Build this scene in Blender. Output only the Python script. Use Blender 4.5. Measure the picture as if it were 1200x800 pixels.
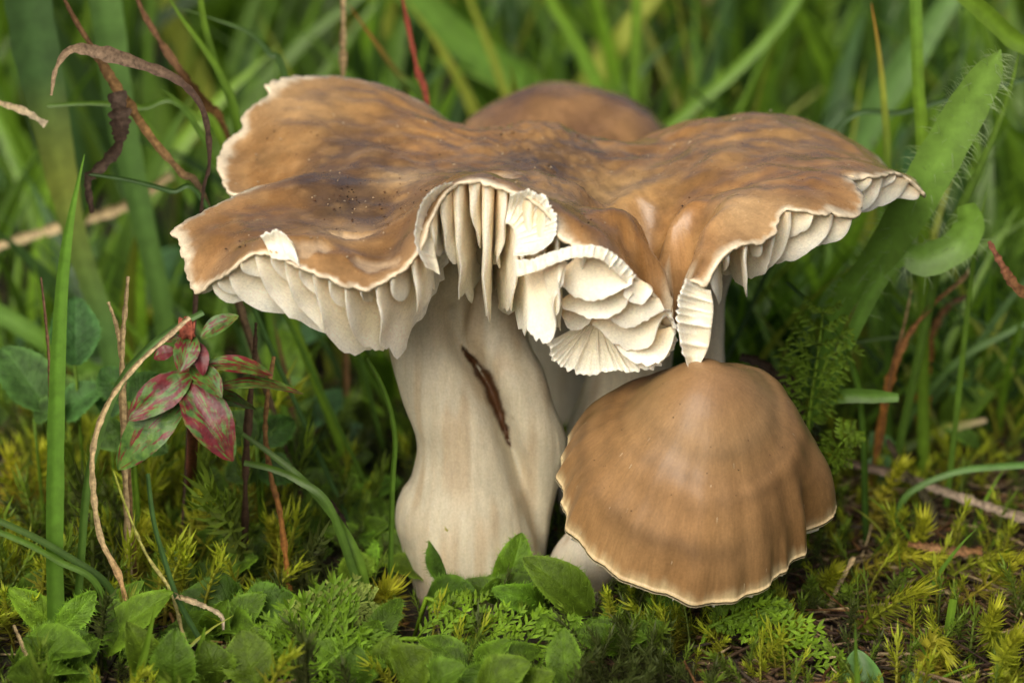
import bpy, math, random
import numpy as np
from mathutils import Vector, noise, geometry

# ------------------------------------------------------------------ camera, sky, sun, exposure (1 unit = 1 cm)
for _o in list(bpy.data.objects):
    bpy.data.objects.remove(_o)
scene = bpy.context.scene
scene.unit_settings.system = 'METRIC'
scene.unit_settings.scale_length = 0.01
COL = scene.collection
R = math.radians
PITCH, DIST, TARGET_Z, LENS = R(18.0), 33.3, 2.7, 100.0
CAM = np.array([0.0, -DIST*math.cos(PITCH), TARGET_Z + DIST*math.sin(PITCH)])
cd = bpy.data.cameras.new('camera'); cam = bpy.data.objects.new('camera', cd); COL.objects.link(cam)
cam.location = CAM; cam.rotation_euler = (R(90) - PITCH, 0, 0)
cd.sensor_width = 36; cd.lens = LENS; cd.clip_start = 0.5; cd.clip_end = 20000
cd.dof.use_dof = True; cd.dof.focus_distance = 31.1; cd.dof.aperture_fstop = 0.1/0.43
scene.camera = cam

SUN_EL, SUN_AZ = R(39), R(203)       # azimuth measured from +Y clockwise: light from behind and left of the camera
w = bpy.data.worlds.new('World'); scene.world = w; w.use_nodes = True
nt = w.node_tree; bg = nt.nodes['Background']
sky = nt.nodes.new('ShaderNodeTexSky'); sky.sky_type = 'NISHITA'; sky.sun_disc = False
sky.sun_elevation = SUN_EL; sky.sun_rotation = SUN_AZ
sky.air_density = 0.7; sky.dust_density = 8.0; sky.ozone_density = 1.0
nt.links.new(sky.outputs[0], bg.inputs[0]); bg.inputs[1].default_value = 0.065
sd = bpy.data.lights.new('sun', 'SUN'); sun = bpy.data.objects.new('sun', sd); COL.objects.link(sun)
sd.energy = 1.5; sd.angle = R(48); sd.color = (1.0, 0.96, 0.85)
sdir = Vector((math.sin(SUN_AZ)*math.cos(SUN_EL), math.cos(SUN_AZ)*math.cos(SUN_EL), math.sin(SUN_EL)))
sun.rotation_euler = sdir.to_track_quat('Z', 'Y').to_euler(); sun.location = sdir*100
scene.view_settings.view_transform = 'Standard'; scene.view_settings.look = 'None'
scene.view_settings.gamma = 1.0; scene.view_settings.exposure = 0.74
scene.render.engine = 'CYCLES'
scene.cycles.use_denoising = True
scene.cycles.max_bounces = 7; scene.cycles.diffuse_bounces = 4; scene.cycles.transmission_bounces = 4
scene.cycles.sample_clamp_indirect = 5.0

# ------------------------------------------------------------------ helpers
FWD = np.array([0, math.cos(PITCH), -math.sin(PITCH)]); UPV = np.array([0, math.sin(PITCH), math.cos(PITCH)])
RGT = np.array([1.0, 0, 0]); K = 18.0/LENS
rng = np.random.default_rng(7); random.seed(7)

def ray(px, py):
    return FWD + RGT*((px-600)/600*K) + UPV*((400-py)/600*K)
def P(px, py, Y):                    # point of the sight line through a photo pixel at depth Y
    d = ray(px, py); return CAM + d*((Y-CAM[1])/d[1])
def G(px, py, z=0.15):               # the same on a level plane
    d = ray(px, py); return CAM + d*((z-CAM[2])/d[2])
def sm(a, b, x):
    t = np.clip((np.asarray(x, float)-a)/(b-a), 0, 1); return t*t*(3-2*t)
def nrm(v):
    v = np.asarray(v, float); return v/(np.linalg.norm(v)+1e-12)

def catmull(pts, n, closed=False):
    pts = np.asarray(pts, float)
    if not closed:
        q = np.vstack([2*pts[0]-pts[1], pts, 2*pts[-1]-pts[-2]])
        segs = len(pts)-1
    else:
        q = np.vstack([pts[-1], pts, pts[0], pts[1]]); segs = len(pts)
    t = np.linspace(0, segs, n, endpoint=not closed)
    i = np.minimum(t.astype(int), segs-1); u = (t-i)[:, None]
    a, b, c, d = q[i], q[i+1], q[i+2], q[i+3]
    return 0.5*((2*b) + (c-a)*u + (2*a-5*b+4*c-d)*u**2 + (3*b-a-3*c+d)*u**3)

def resample(pts, step):
    pts = np.asarray(pts); seg = np.linalg.norm(np.diff(pts, axis=0), axis=1); s = np.r_[0, np.cumsum(seg)]
    n = max(3, int(s[-1]/step)); t = np.linspace(0, s[-1], n)
    return np.stack([np.interp(t, s, pts[:, k]) for k in range(pts.shape[1])], 1)

class MB:
    def __init__(self):
        self.v = []; self.f = []; self.c = []; self.n = 0; self.w = []; self.hasw = False
    def add(self, v, f, c, fv=None):
        v = np.asarray(v, float).reshape(-1, 3)
        if fv is not None: self.hasw = True
        self.w.append(np.zeros((len(v), 3)) if fv is None else np.asarray(fv, float))
        c = np.asarray(c, float)
        if c.ndim == 1: c = np.tile(c[:3], (len(v), 1))
        self.v.append(v); self.c.append(c[:, :3])
        n = self.n
        self.f.extend([tuple(i+n for i in q) for q in f]); self.n += len(v)
    def mesh(self, name, mat, origin=(0, 0, 0), smooth=True):
        me = bpy.data.meshes.new(name)
        v = np.vstack(self.v) - np.asarray(origin); c = np.vstack(self.c)
        me.from_pydata(v.tolist(), [], self.f)
        a = me.color_attributes.new('Col', 'FLOAT_COLOR', 'POINT')
        a.data.foreach_set('color', np.hstack([c, np.ones((len(c), 1))]).ravel())
        if smooth: me.polygons.foreach_set('use_smooth', np.ones(len(me.polygons), bool))
        if self.hasw:
            a = me.attributes.new('fibre', 'FLOAT_VECTOR', 'POINT'); a.data.foreach_set('vector', np.vstack(self.w).astype(np.float32).ravel())
        me.materials.append(mat); me.update()
        return me
    def build(self, name, mat, parent=None, origin=None, smooth=True):
        if parent is not None: origin = np.array(parent['_o'])
        elif origin is None: origin = (0, 0, 0)
        o = bpy.data.objects.new(name, self.mesh(name, mat, origin, smooth)); COL.objects.link(o)
        if parent is not None: o.parent = parent
        else: o.location = origin
        return o

def tag(o, label=None, cat=None, group=None, kind=None):
    if label: o['label'] = label
    if cat: o['category'] = cat
    if group: o['group'] = group
    if kind: o['kind'] = kind
    return o
def thing(name, loc, label, cat, group=None):
    o = bpy.data.objects.new(name, None); COL.objects.link(o); o.location = loc
    o.empty_display_size = 0.3; o['_o'] = [float(a) for a in loc]
    return tag(o, label, cat, group)

def grid_faces(nu, nv, wrap=False):
    f = []
    for i in range(nu-1):
        for j in range(nv-1 if not wrap else nv):
            k = (j+1) % nv
            f.append((i*nv+j, i*nv+k, (i+1)*nv+k, (i+1)*nv+j))
    return f

def tube(mb, pts, radii, col, sides=6, cols=None):
    pts = np.asarray(pts); n = len(pts)
    radii = np.broadcast_to(np.asarray(radii, float), (n,)) if np.ndim(radii) else np.full(n, radii)
    T = np.gradient(pts, axis=0); V = []
    ref = np.array([0.13, 0.9, 0.41])
    for i in range(n):
        t = nrm(T[i]); s = nrm(np.cross(t, ref)); u = np.cross(s, t)
        for k in range(sides):
            a = 2*math.pi*k/sides
            V.append(pts[i] + (s*math.cos(a)+u*math.sin(a))*radii[i])
    f = grid_faces(n, sides, True)
    f.append(tuple(range(sides))[::-1]); f.append(tuple((n-1)*sides+k for k in range(sides)))
    c = col if cols is None else np.repeat(np.asarray(cols), sides, axis=0)
    mb.add(V, f, c)

# ------------------------------------------------------------------ materials
def mat_new(name):
    m = bpy.data.materials.new(name); m.use_nodes = True
    return m, m.node_tree, m.node_tree.nodes['Principled BSDF'], m.node_tree.nodes['Material Output']
def N(t, typ, **kw):
    n = t.nodes.new(typ)
    for k, v in kw.items(): setattr(n, k, v)
    return n
def noise_node(t, scale, detail=3, rough=0.55, vec=None):
    n = N(t, 'ShaderNodeTexNoise'); n.inputs['Scale'].default_value = scale
    n.inputs['Detail'].default_value = detail; n.inputs['Roughness'].default_value = rough
    if vec is not None: t.links.new(vec, n.inputs['Vector'])
    return n
def ramp(t, fac, stops):
    r = N(t, 'ShaderNodeValToRGB'); e = r.color_ramp.elements
    while len(e) < len(stops): e.new(0.5)
    for x, (p, c) in zip(e, stops):
        x.position = p; x.color = (c, c, c, 1) if np.isscalar(c) else (*c, 1)
    t.links.new(fac, r.inputs[0]); return r
def mult(t, a, b, fac=1.0, mode='MULTIPLY'):
    m = N(t, 'ShaderNodeMix', data_type='RGBA', blend_type=mode)
    if hasattr(fac, 'is_output') or not np.isscalar(fac): t.links.new(fac, m.inputs[0])
    else: m.inputs[0].default_value = fac
    for s, x in ((m.inputs[6], a), (m.inputs[7], b)):
        if isinstance(x, tuple): s.default_value = (*x, 1)
        else: t.links.new(x, s)
    return m.outputs[2]
def bump(t, h, strength, dist=0.02, normal=None):
    b = N(t, 'ShaderNodeBump'); b.inputs['Strength'].default_value = strength; b.inputs['Distance'].default_value = dist
    t.links.new(h, b.inputs['Height'])
    if normal is not None: t.links.new(normal, b.inputs['Normal'])
    return b.outputs[0]
def attr(t, name):
    a = N(t, 'ShaderNodeAttribute'); a.attribute_name = name; return a

def leaf_material(name, rough=0.5, transl=0.35, nscale=14, bumps=0.25, spec=0.35, var=(0.6, 1.35), veins=False):
    m, t, b, out = mat_new(name)
    c = attr(t, 'Col'); tc = N(t, 'ShaderNodeTexCoord')
    n1 = noise_node(t, nscale, 4, 0.6, tc.outputs['Object'])
    col = mult(t, c.outputs['Color'], ramp(t, n1.outputs[0], [(0.3, var[0]), (0.7, var[1])]).outputs[0])
    oi = N(t, 'ShaderNodeObjectInfo')
    col = mult(t, col, ramp(t, oi.outputs['Random'], [(0, 0.82), (1, 1.15)]).outputs[0])
    t.links.new(col, b.inputs['Base Color'])
    b.inputs['Roughness'].default_value = rough; b.inputs['Specular IOR Level'].default_value = spec
    n2 = noise_node(t, nscale*5, 3, 0.6, tc.outputs['Object'])
    bn = bump(t, n2.outputs[0], bumps, 0.03)
    if veins:                        # side veins run forward from the midrib
        fv = attr(t, 'fibre'); sp = N(t, 'ShaderNodeSeparateXYZ'); t.links.new(fv.outputs['Vector'], sp.inputs[0])
        ab = N(t, 'ShaderNodeMath', operation='ABSOLUTE'); t.links.new(sp.outputs[0], ab.inputs[0])
        m1 = N(t, 'ShaderNodeMath', operation='MULTIPLY_ADD'); t.links.new(ab.outputs[0], m1.inputs[0]); m1.inputs[1].default_value = -0.28; t.links.new(sp.outputs[1], m1.inputs[2])
        m2 = N(t, 'ShaderNodeMath', operation='MULTIPLY'); t.links.new(m1.outputs[0], m2.inputs[0]); m2.inputs[1].default_value = 44
        sn = N(t, 'ShaderNodeMath', operation='SINE'); t.links.new(m2.outputs[0], sn.inputs[0])
        r1 = ramp(t, sn.outputs[0], [(0.0, 1.0), (0.9, 0.85), (1.0, 0.0)])
        r2 = ramp(t, ab.outputs[0], [(0.0, 0.0), (0.12, 1.0)])
        bn = bump(t, mult(t, r1.outputs[0], r2.outputs[0]), 0.35, 0.03, bn)
    t.links.new(bn, b.inputs['Normal'])
    tr = N(t, 'ShaderNodeBsdfTranslucent')
    t.links.new(mult(t, col, (1.15, 1.25, 0.55)), tr.inputs[0])
    mx = N(t, 'ShaderNodeMixShader'); mx.inputs[0].default_value = transl
    t.links.new(b.outputs[0], mx.inputs[1]); t.links.new(tr.outputs[0], mx.inputs[2]); t.links.new(mx.outputs[0], out.inputs[0])
    return m

def fungus_material(name, rough, sss, fib_scale=10, fib=(0.72, 1.25), coat=0.0, bstr=0.3, blotch=(0.75, 1.2), fine=60, finec=(0.86, 1.14)):
    m, t, b, out = mat_new(name)
    c = attr(t, 'Col'); fv = attr(t, 'fibre'); tc = N(t, 'ShaderNodeTexCoord')
    n1 = noise_node(t, fib_scale, 5, 0.65, fv.outputs['Vector'])
    n2 = noise_node(t, 2.2, 5, 0.62, tc.outputs['Object'])
    n3 = noise_node(t, 38, 3, 0.6, tc.outputs['Object'])
    n4 = noise_node(t, fine, 4, 0.7, fv.outputs['Vector'])
    col = mult(t, c.outputs['Color'], ramp(t, n1.outputs[0], [(0.3, fib[0]), (0.7, fib[1])]).outputs[0])
    col = mult(t, col, ramp(t, n2.outputs[0], [(0.3, blotch[0]), (0.7, blotch[1])]).outputs[0])
    col = mult(t, col, ramp(t, n3.outputs[0], [(0.3, 0.9), (0.7, 1.1)]).outputs[0])
    col = mult(t, col, ramp(t, n4.outputs[0], [(0.3, finec[0]), (0.7, finec[1])]).outputs[0])
    t.links.new(col, b.inputs['Base Color'])
    t.links.new(ramp(t, n2.outputs[0], [(0.3, rough-0.08), (0.7, rough+0.12)]).outputs[0], b.inputs['Roughness'])
    b.inputs['Coat Weight'].default_value = coat; b.inputs['Coat Roughness'].default_value = 0.2
    b.inputs['Specular IOR Level'].default_value = 0.3
    if sss:
        b.inputs['Subsurface Weight'].default_value = sss
        b.inputs['Subsurface Radius'].default_value = (1.0, 0.6, 0.35); b.inputs['Subsurface Scale'].default_value = 0.12
    nb = bump(t, n1.outputs[0], bstr, 0.03)
    nb = bump(t, n3.outputs[0], bstr*0.6, 0.02, nb)
    nb = bump(t, n4.outputs[0], bstr*0.8, 0.015, nb)
    t.links.new(nb, b.inputs['Normal'])
    return m

M_CAP = fungus_material('cap_skin', 0.25, 0.0, 11, (0.84, 1.13), 0.34, 0.2, fine=70, finec=(0.9, 1.09), blotch=(0.7, 1.25))
M_SMALL = fungus_material('small_cap_skin', 0.42, 0.0, 14, (0.95, 1.05), 0.08, 0.12, (0.86, 1.14), fine=95, finec=(0.84, 1.13))
M_GILL = fungus_material('gill_flesh', 0.5, 0.3, 7, (0.92, 1.06), 0.0, 0.12, (0.9, 1.08))
M_STEM = fungus_material('stem_flesh', 0.42, 0.25, 9, (0.9, 1.07), 0.0, 0.2, (0.9, 1.06), fine=40, finec=(0.92, 1.07))
M_HERB = leaf_material('herb_leaf', 0.5, 0.25, 9, 0.5, 0.25, veins=True)
M_MOTTLE_BASE = None
M_BLADE = leaf_material('grass_blade', 0.42, 0.35, 5, 0.12, 0.4, (0.8, 1.2))
M_MOSS = leaf_material('moss', 0.55, 0.4, 6, 0.1, 0.3, (0.75, 1.25))
M_DRY = leaf_material('dry_plant', 0.7, 0.1, 18, 0.5, 0.2, (0.45, 1.5))

def mottled_material():
    m, t, b, out = mat_new('mottled_leaf')
    c = attr(t, 'Col'); tc = N(t, 'ShaderNodeTexCoord'); fv = attr(t, 'fibre')
    n = noise_node(t, 5.5, 4, 0.6, fv.outputs['Vector'])
    mask = mult(t, n.outputs[0], c.outputs['Color'], 1.0, 'ADD')      # Col red channel = how red this leaf is
    r = ramp(t, mask, [(0.56, 0.0), (0.66, 1.0)])
    g = noise_node(t, 10, 4, 0.6, tc.outputs['Object'])
    green = ramp(t, g.outputs[0], [(0.3, (0.03, 0.09, 0.015)), (0.7, (0.13, 0.25, 0.04))]).outputs[0]
    red = ramp(t, g.outputs[0], [(0.3, (0.075, 0.006, 0.010)), (0.72, (0.22, 0.022, 0.025))]).outputs[0]
    col = mult(t, green, red, r.outputs[0], 'MIX')
    t.links.new(col, b.inputs['Base Color']); b.inputs['Roughness'].default_value = 0.42
    t.links.new(bump(t, g.outputs[0], 0.4, 0.03), b.inputs['Normal'])
    tr = N(t, 'ShaderNodeBsdfTranslucent'); t.links.new(col, tr.inputs[0])
    mx = N(t, 'ShaderNodeMixShader'); mx.inputs[0].default_value = 0.2
    t.links.new(b.outputs[0], mx.inputs[1]); t.links.new(tr.outputs[0], mx.inputs[2]); t.links.new(mx.outputs[0], out.inputs[0])
    return m
M_MOTTLE = mottled_material()

def soil_material():
    m, t, b, out = mat_new('soil'); tc = N(t, 'ShaderNodeTexCoord')
    n = noise_node(t, 3.0, 8, 0.7, tc.outputs['Object'])
    r = ramp(t, n.outputs[0], [(0.3, (0.014, 0.009, 0.005)), (0.5, (0.035, 0.022, 0.010)), (0.7, (0.04, 0.05, 0.015))])
    t.links.new(r.outputs[0], b.inputs['Base Color']); b.inputs['Roughness'].default_value = 0.85
    n2 = noise_node(t, 12, 6, 0.7, tc.outputs['Object']); t.links.new(bump(t, n2.outputs[0], 0.9, 0.15), b.inputs['Normal'])
    return m
M_SOIL = soil_material()

# colours (real-world base colours)
BRIGHT = (0.15, 0.27, 0.02); MID = (0.075, 0.15, 0.016); DARKG = (0.03, 0.07, 0.012); TEAL = (0.06, 0.125, 0.035)
HERB = (0.078, 0.148, 0.009); STRAW = (0.42, 0.32, 0.17); BROWN = (0.17, 0.085, 0.03); DKBROWN = (0.05, 0.03, 0.02)
ORANGE = (0.36, 0.15, 0.03); REDB = (0.22, 0.05, 0.03); YMOSS = (0.44, 0.45, 0.03); GMOSS = (0.13, 0.20, 0.018); YELG = (0.26, 0.3, 0.04)

# ------------------------------------------------------------------ ground
def ground_z(x, y):
    return 0.16*noise.noise(Vector((x*0.45, y*0.45, 3.1))) + 0.07*noise.noise(Vector((x*1.7, y*1.7, 8.2))) - 0.05
def build_ground():
    a = np.r_[np.linspace(-12, 12, 161)]
    far = np.array([14, 18, 25, 40, 70, 130, 300, 800, 2500, 8000.0])
    xs = np.r_[-far[::-1], a, far]; ys = np.r_[-far[::-1], np.linspace(-12, 24, 221), far[2:]]
    ys = np.unique(ys)
    V = [(x, y, ground_z(x, y)*(1 if abs(x) < 30 and abs(y) < 60 else 0)) for x in xs for y in ys]
    mb = MB(); mb.add(V, grid_faces(len(xs), len(ys)), (0.03, 0.02, 0.012))
    o = mb.build('ground', M_SOIL); tag(o, 'dark mossy soil under the mushrooms and grass', 'ground', kind='structure')
build_ground()

# ------------------------------------------------------------------ the fused cap: a thin-plate surface through traced points
def tps_fit(xy, z, lam):
    n = len(xy); d = np.linalg.norm(xy[:, None]-xy[None], axis=2); Kk = np.where(d > 0, d*d*np.log(d+1e-12), 0)
    A = np.zeros((n+3, n+3)); A[:n, :n] = Kk + lam*np.eye(n)
    A[:n, n] = 1; A[:n, n+1:] = xy; A[n, :n] = 1; A[n+1:, :n] = xy.T
    return np.linalg.solve(A, np.r_[z, 0, 0, 0]), xy
def tps_eval(fit, q):
    wt, xy = fit; q = np.asarray(q, float).reshape(-1, 2); out = np.empty(len(q))
    for i in range(0, len(q), 4000):
        s = q[i:i+4000]; d = np.linalg.norm(s[:, None]-xy[None], axis=2)
        out[i:i+4000] = np.where(d > 0, d*d*np.log(d+1e-12), 0) @ wt[:-3] + wt[-3] + s @ wt[-2:]
    return out

RIM = [(620,160,2.3),(590,165,2.2),(540,150,2.3),(500,122,2.4),(450,99,2.5),(400,89,2.5),(350,88,2.3),(328,91,2.1),(309,97,1.9),(313,112,1.75),
 (284,133,1.4),(281,150,1.25),(262,165,1.0),(253,187,.6),(258,205,.3),(270,226,-.05),(330,224,-.30),(300,218,-.72),(268,231,-1.05),(235,247,-1.4),
 (200,268,-1.7),(207,285,-1.95),(213,310,-2.25),(221,336,-2.5),(231,346,-2.65),(242,334,-2.75),(259,325,-2.9),(275,312,-3.0),(292,299,-3.05),
 (310,299,-3.12),(330,304,-3.2),(353,318,-3.3),(372,323,-3.35),(394,333,-3.4),(413,339,-3.4),(430,341,-3.4),(445,333,-3.35),(463,322,-3.27),
 (482,308,-3.15),(497,283,-3.0),(509,250,-2.85),(524,224,-2.75),(545,214,-2.7),(572,216,-2.7),(598,225,-2.75),(622,234,-2.88),(640,252,-2.98),
 (655,278,-3.1),(675,289,-3.2),(700,291,-3.22),(722,303,-3.15),(740,321,-3.05),(757,333,-2.95),(775,354,-2.78),(789,385,-2.5),
 (779,372,-1.7),(787,392,-1.88),(795,385,-2.28),(800,352,-2.62),(806,327,-2.85),(826,337,-2.93),(843,308,-2.83),(860,294,-2.78),(878,285,-2.72),
 (888,289,-2.72),(909,275,-2.6),(921,249,-2.4),(940,247,-2.4),(957,251,-2.4),(980,253,-2.32),(1005,254,-2.2),(1014,232,-1.85),(1003,207,-1.4),
 (1030,207,-1.15),(1057,204,-.8),(1075,216,-.65),(1086,230,-.5),(1072,208,.1),(1044,198,.8),(1010,178,1.9),(975,172,2.6),(930,163,3.1),
 (870,158,3.4),(805,165,3.0),(770,170,2.6),(720,176,2.4),(670,165,2.3)]
INNER = [(345,206,-.45),(300,238,-1.3),(250,265,-1.8),(230,300,-2.25),(320,272,-2.35),(280,275,-2.4),(400,275,-2.45),(400,305,-3.12),(460,285,-2.65),(460,250,-1.6),(430,222,-.9),
 (360,200,.1),(330,150,1.0),(290,185,.75),(400,140,1.3),(380,108,2.0),(480,138,1.4),(450,180,.3),(520,170,.8),(560,190,0.0),(600,172,.7),(650,146,1.7),(600,152,1.8),
 (535,208,-1.6),(590,214,-1.6),(690,250,-2.25),(720,282,-2.75),(680,218,-.8),(655,235,-1.9),(705,240,-.45),(735,300,-1.1),(765,345,-1.45),
 (762,285,-1.75),(782,318,-2.25),(792,345,-2.42),(815,285,-2.2),(803,318,-2.4),(830,255,-1.8),(783,268,-1.6),(845,230,-1.2),(820,215,-.7),(740,228,-.6),(800,240,-1.4),(845,275,-2.42),(870,220,-1.38),(850,180,0.0),(900,168,.3),(950,200,-1.15),(960,232,-2.1),
 (1000,190,.05),(780,182,.6),(730,190,.4),(700,162,1.6),(740,164,1.6),(870,135,2.2),(920,139,2.0),(961,146,1.6),(805,142,1.9),(1005,168,1.1),(835,138,2.1),(905,240,-2.15)]
_cp = np.array([P(*r) for r in RIM+INNER])
CAPFIT = tps_fit(_cp[:, :2], _cp[:, 2], 0.004)
def capz(xy): return tps_eval(CAPFIT, xy)
def cap_hit(px, py):                 # where the sight line meets the cap skin
    Y = np.linspace(-3.6, 3.2, 120); pts = np.array([P(px, py, y) for y in Y]); z = capz(pts[:, :2])
    k = np.argmax(pts[:, 2] <= z); return pts[k]

def in_poly(q, poly):
    x, y = q[:, 0], q[:, 1]; res = np.zeros(len(q), bool); n = len(poly)
    for i in range(n):
        a, b = poly[i], poly[(i+1) % n]
        if a[1] == b[1]: continue
        res ^= ((a[1] > y) != (b[1] > y)) & (x < (b[0]-a[0])*(y-a[1])/(b[1]-a[1])+a[0])
    return res
def nz(p, s, o=0.0): return noise.noise(Vector((p[0]*s, p[1]*s, p[2]*s+o)))
def fbm(p, s, o=0.0): return nz(p, s, o)+0.5*nz(p, s*2.1, o+5)+0.25*nz(p, s*4.3, o+9)

LOBES = np.array([cap_hit(500, 200)[:2], cap_hit(800, 175)[:2]])
def fibre_vec(xy):
    d = np.linalg.norm(xy[:, None]-LOBES[None], axis=2); wl = 1/(d**4+0.05); wl /= wl.sum(1, keepdims=True)
    out = np.zeros((len(xy), 3))
    for k in range(len(LOBES)):
        v = xy-LOBES[k]; r = np.sqrt((v**2).sum(1)+0.9)
        out += wl[:, k:k+1]*np.stack([v[:, 0]/r*(0.3+0.1*r), v[:, 1]/r*(0.3+0.1*r), 0.12*r+k*3], 1)*1.0
    return out
def set_fibre(me, vec):
    a = me.attributes.get('fibre') or me.attributes.new('fibre', 'FLOAT_VECTOR', 'POINT'); a.data.foreach_set('vector', np.asarray(vec, np.float32).ravel())

BIG = thing('mushroom', P(560, 655, -0.9), 'large fused mushroom with two wavy brown caps, cream gills and joined pale stems', 'mushroom', 'mushrooms of the clump')

def build_cap():
    rim = resample(np.vstack([(c := catmull([P(*r) for r in RIM], 1600, True)), c[:1]]), 0.035)[:-1]
    xy = rim[:, :2].copy(); n = len(xy)
    tan = np.roll(xy, -1, 0)-np.roll(xy, 1, 0); nor = np.stack([-tan[:, 1], tan[:, 0]], 1); nor /= np.linalg.norm(nor, axis=1)[:, None]+1e-9
    area = 0.5*np.sum(xy[:, 0]*np.roll(xy[:, 1], -1)-np.roll(xy[:, 0], -1)*xy[:, 1])
    if area < 0: nor = -nor          # now points inwards
    jag = np.array([0.05*abs(nz((p[0], p[1], 0), 4.5))+0.05*max(0, nz((p[0], p[1], 4), 10))+0.03*max(0,nz((p[0], p[1], 6), 22))+0.09*max(0, nz((p[0], p[1], 9), 3.3)-0.34) for p in xy])
    xy += nor*jag[:, None]
    lo, hi = xy.min(0), xy.max(0); st = 0.055
    gx, gy = np.meshgrid(np.arange(lo[0], hi[0], st), np.arange(lo[1], hi[1], st*0.87))
    gx = gx + (np.arange(gx.shape[0]) % 2)[:, None]*st*0.5
    g = np.stack([gx.ravel(), gy.ravel()], 1); g += rng.uniform(-0.012, 0.012, g.shape)
    g = g[in_poly(g, xy)]
    dmin = np.min(np.linalg.norm(g[:, None]-xy[None, ::2], axis=2), axis=1); g = g[dmin > 0.035]
    allp = np.vstack([xy, g])
    vs, es, fs, *_ = geometry.delaunay_2d_cdt([Vector(p) for p in allp], [(i, (i+1) % n) for i in range(n)], [], 1, 1e-6)
    q = np.array([[v[0], v[1]] for v in vs]); m = len(q)
    z = capz(q); e = 0.03
    gxz = (capz(q+[e, 0])-capz(q-[e, 0]))/(2*e); gyz = (capz(q+[0, e])-capz(q-[0, e]))/(2*e)
    nn = np.stack([-gxz, -gyz, np.ones(m)], 1); nn /= np.linalg.norm(nn, axis=1)[:, None]
    rd = np.min(np.linalg.norm(q[:, None]-xy[None], axis=2), axis=1)
    fv = fibre_vec(q)
    wr = np.array([0.06*fbm((a[0], a[1], 0), 0.9)+0.02*fbm((a[0], a[1], 5), 2.6)+0.03*noise.noise(Vector(b*9.0))+0.006*noise.noise(Vector(b*24.0))+0.012*nz((a[0], a[1], 2), 5) for a, b in zip(q, fv)])
    wr *= sm(0, 0.5, rd)*0.9+0.1
    # shallow torn scars in the skin
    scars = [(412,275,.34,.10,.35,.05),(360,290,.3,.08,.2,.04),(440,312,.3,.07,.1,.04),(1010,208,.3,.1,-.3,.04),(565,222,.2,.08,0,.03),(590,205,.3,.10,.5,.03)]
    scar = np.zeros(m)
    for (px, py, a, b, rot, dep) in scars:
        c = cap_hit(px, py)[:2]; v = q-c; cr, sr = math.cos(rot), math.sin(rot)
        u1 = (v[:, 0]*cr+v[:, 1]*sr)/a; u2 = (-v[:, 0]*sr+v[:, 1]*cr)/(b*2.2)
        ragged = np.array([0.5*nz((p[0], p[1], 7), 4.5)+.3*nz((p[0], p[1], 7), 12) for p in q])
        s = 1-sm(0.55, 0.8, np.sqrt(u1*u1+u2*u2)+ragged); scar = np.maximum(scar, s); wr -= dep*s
    top = np.stack([q[:, 0], q[:, 1], z], 1)+nn*wr[:, None]
    # pigment; pale patches in the last row paint sheen into the colour
    base = np.array([0.30, 0.150, 0.045]); col = np.tile(base, (m, 1))
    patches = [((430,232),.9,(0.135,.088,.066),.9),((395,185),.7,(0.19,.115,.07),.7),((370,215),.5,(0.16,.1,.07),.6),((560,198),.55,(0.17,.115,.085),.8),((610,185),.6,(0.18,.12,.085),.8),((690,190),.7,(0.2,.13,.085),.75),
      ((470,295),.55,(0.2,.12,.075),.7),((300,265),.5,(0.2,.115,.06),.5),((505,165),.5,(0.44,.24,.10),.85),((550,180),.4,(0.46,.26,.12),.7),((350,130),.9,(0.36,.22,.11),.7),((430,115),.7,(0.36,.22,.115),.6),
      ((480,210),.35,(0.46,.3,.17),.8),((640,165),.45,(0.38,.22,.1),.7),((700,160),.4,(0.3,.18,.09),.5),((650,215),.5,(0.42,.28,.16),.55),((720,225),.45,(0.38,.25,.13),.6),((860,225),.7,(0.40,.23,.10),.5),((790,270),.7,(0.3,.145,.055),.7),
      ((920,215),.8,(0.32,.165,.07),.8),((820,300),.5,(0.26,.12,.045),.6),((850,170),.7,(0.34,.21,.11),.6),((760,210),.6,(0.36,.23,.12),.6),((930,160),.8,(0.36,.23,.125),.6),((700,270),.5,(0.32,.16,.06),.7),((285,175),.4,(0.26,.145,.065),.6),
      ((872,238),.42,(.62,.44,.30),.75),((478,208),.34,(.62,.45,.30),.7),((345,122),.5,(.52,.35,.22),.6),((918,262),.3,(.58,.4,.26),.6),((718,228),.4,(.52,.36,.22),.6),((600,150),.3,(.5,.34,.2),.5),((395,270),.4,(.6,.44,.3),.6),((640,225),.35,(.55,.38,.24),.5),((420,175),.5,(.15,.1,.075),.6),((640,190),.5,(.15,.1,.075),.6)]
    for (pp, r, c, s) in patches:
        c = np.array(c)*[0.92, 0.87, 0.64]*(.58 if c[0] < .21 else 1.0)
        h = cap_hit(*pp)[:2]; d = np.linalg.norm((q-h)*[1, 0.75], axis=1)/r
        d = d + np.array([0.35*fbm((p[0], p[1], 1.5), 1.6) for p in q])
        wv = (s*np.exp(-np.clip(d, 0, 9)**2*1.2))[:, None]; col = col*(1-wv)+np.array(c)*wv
    streak = np.array([noise.noise(Vector(b*15.0))*0.6+noise.noise(Vector(b*32.0))*0.4 for b in fv])
    dk = np.clip(streak*1.2, 0, 0.4)[:, None]*sm(0.2, 1.2, rd)[:, None]; col = col*(1-dk)+np.array([0.13, 0.078, 0.042])*dk
    lt = np.clip(-streak*1.1, 0, 0.35)[:, None]; col = col*(1-lt)+np.array([0.45, 0.27, 0.11])*lt
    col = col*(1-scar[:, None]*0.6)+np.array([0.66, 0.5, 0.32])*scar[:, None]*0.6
    edge = np.array([max(.004, 0.035+0.10*nz((p[0], p[1], 3), 1.6)+.04*nz((p[0], p[1], 3), 7)) for p in q])
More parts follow.
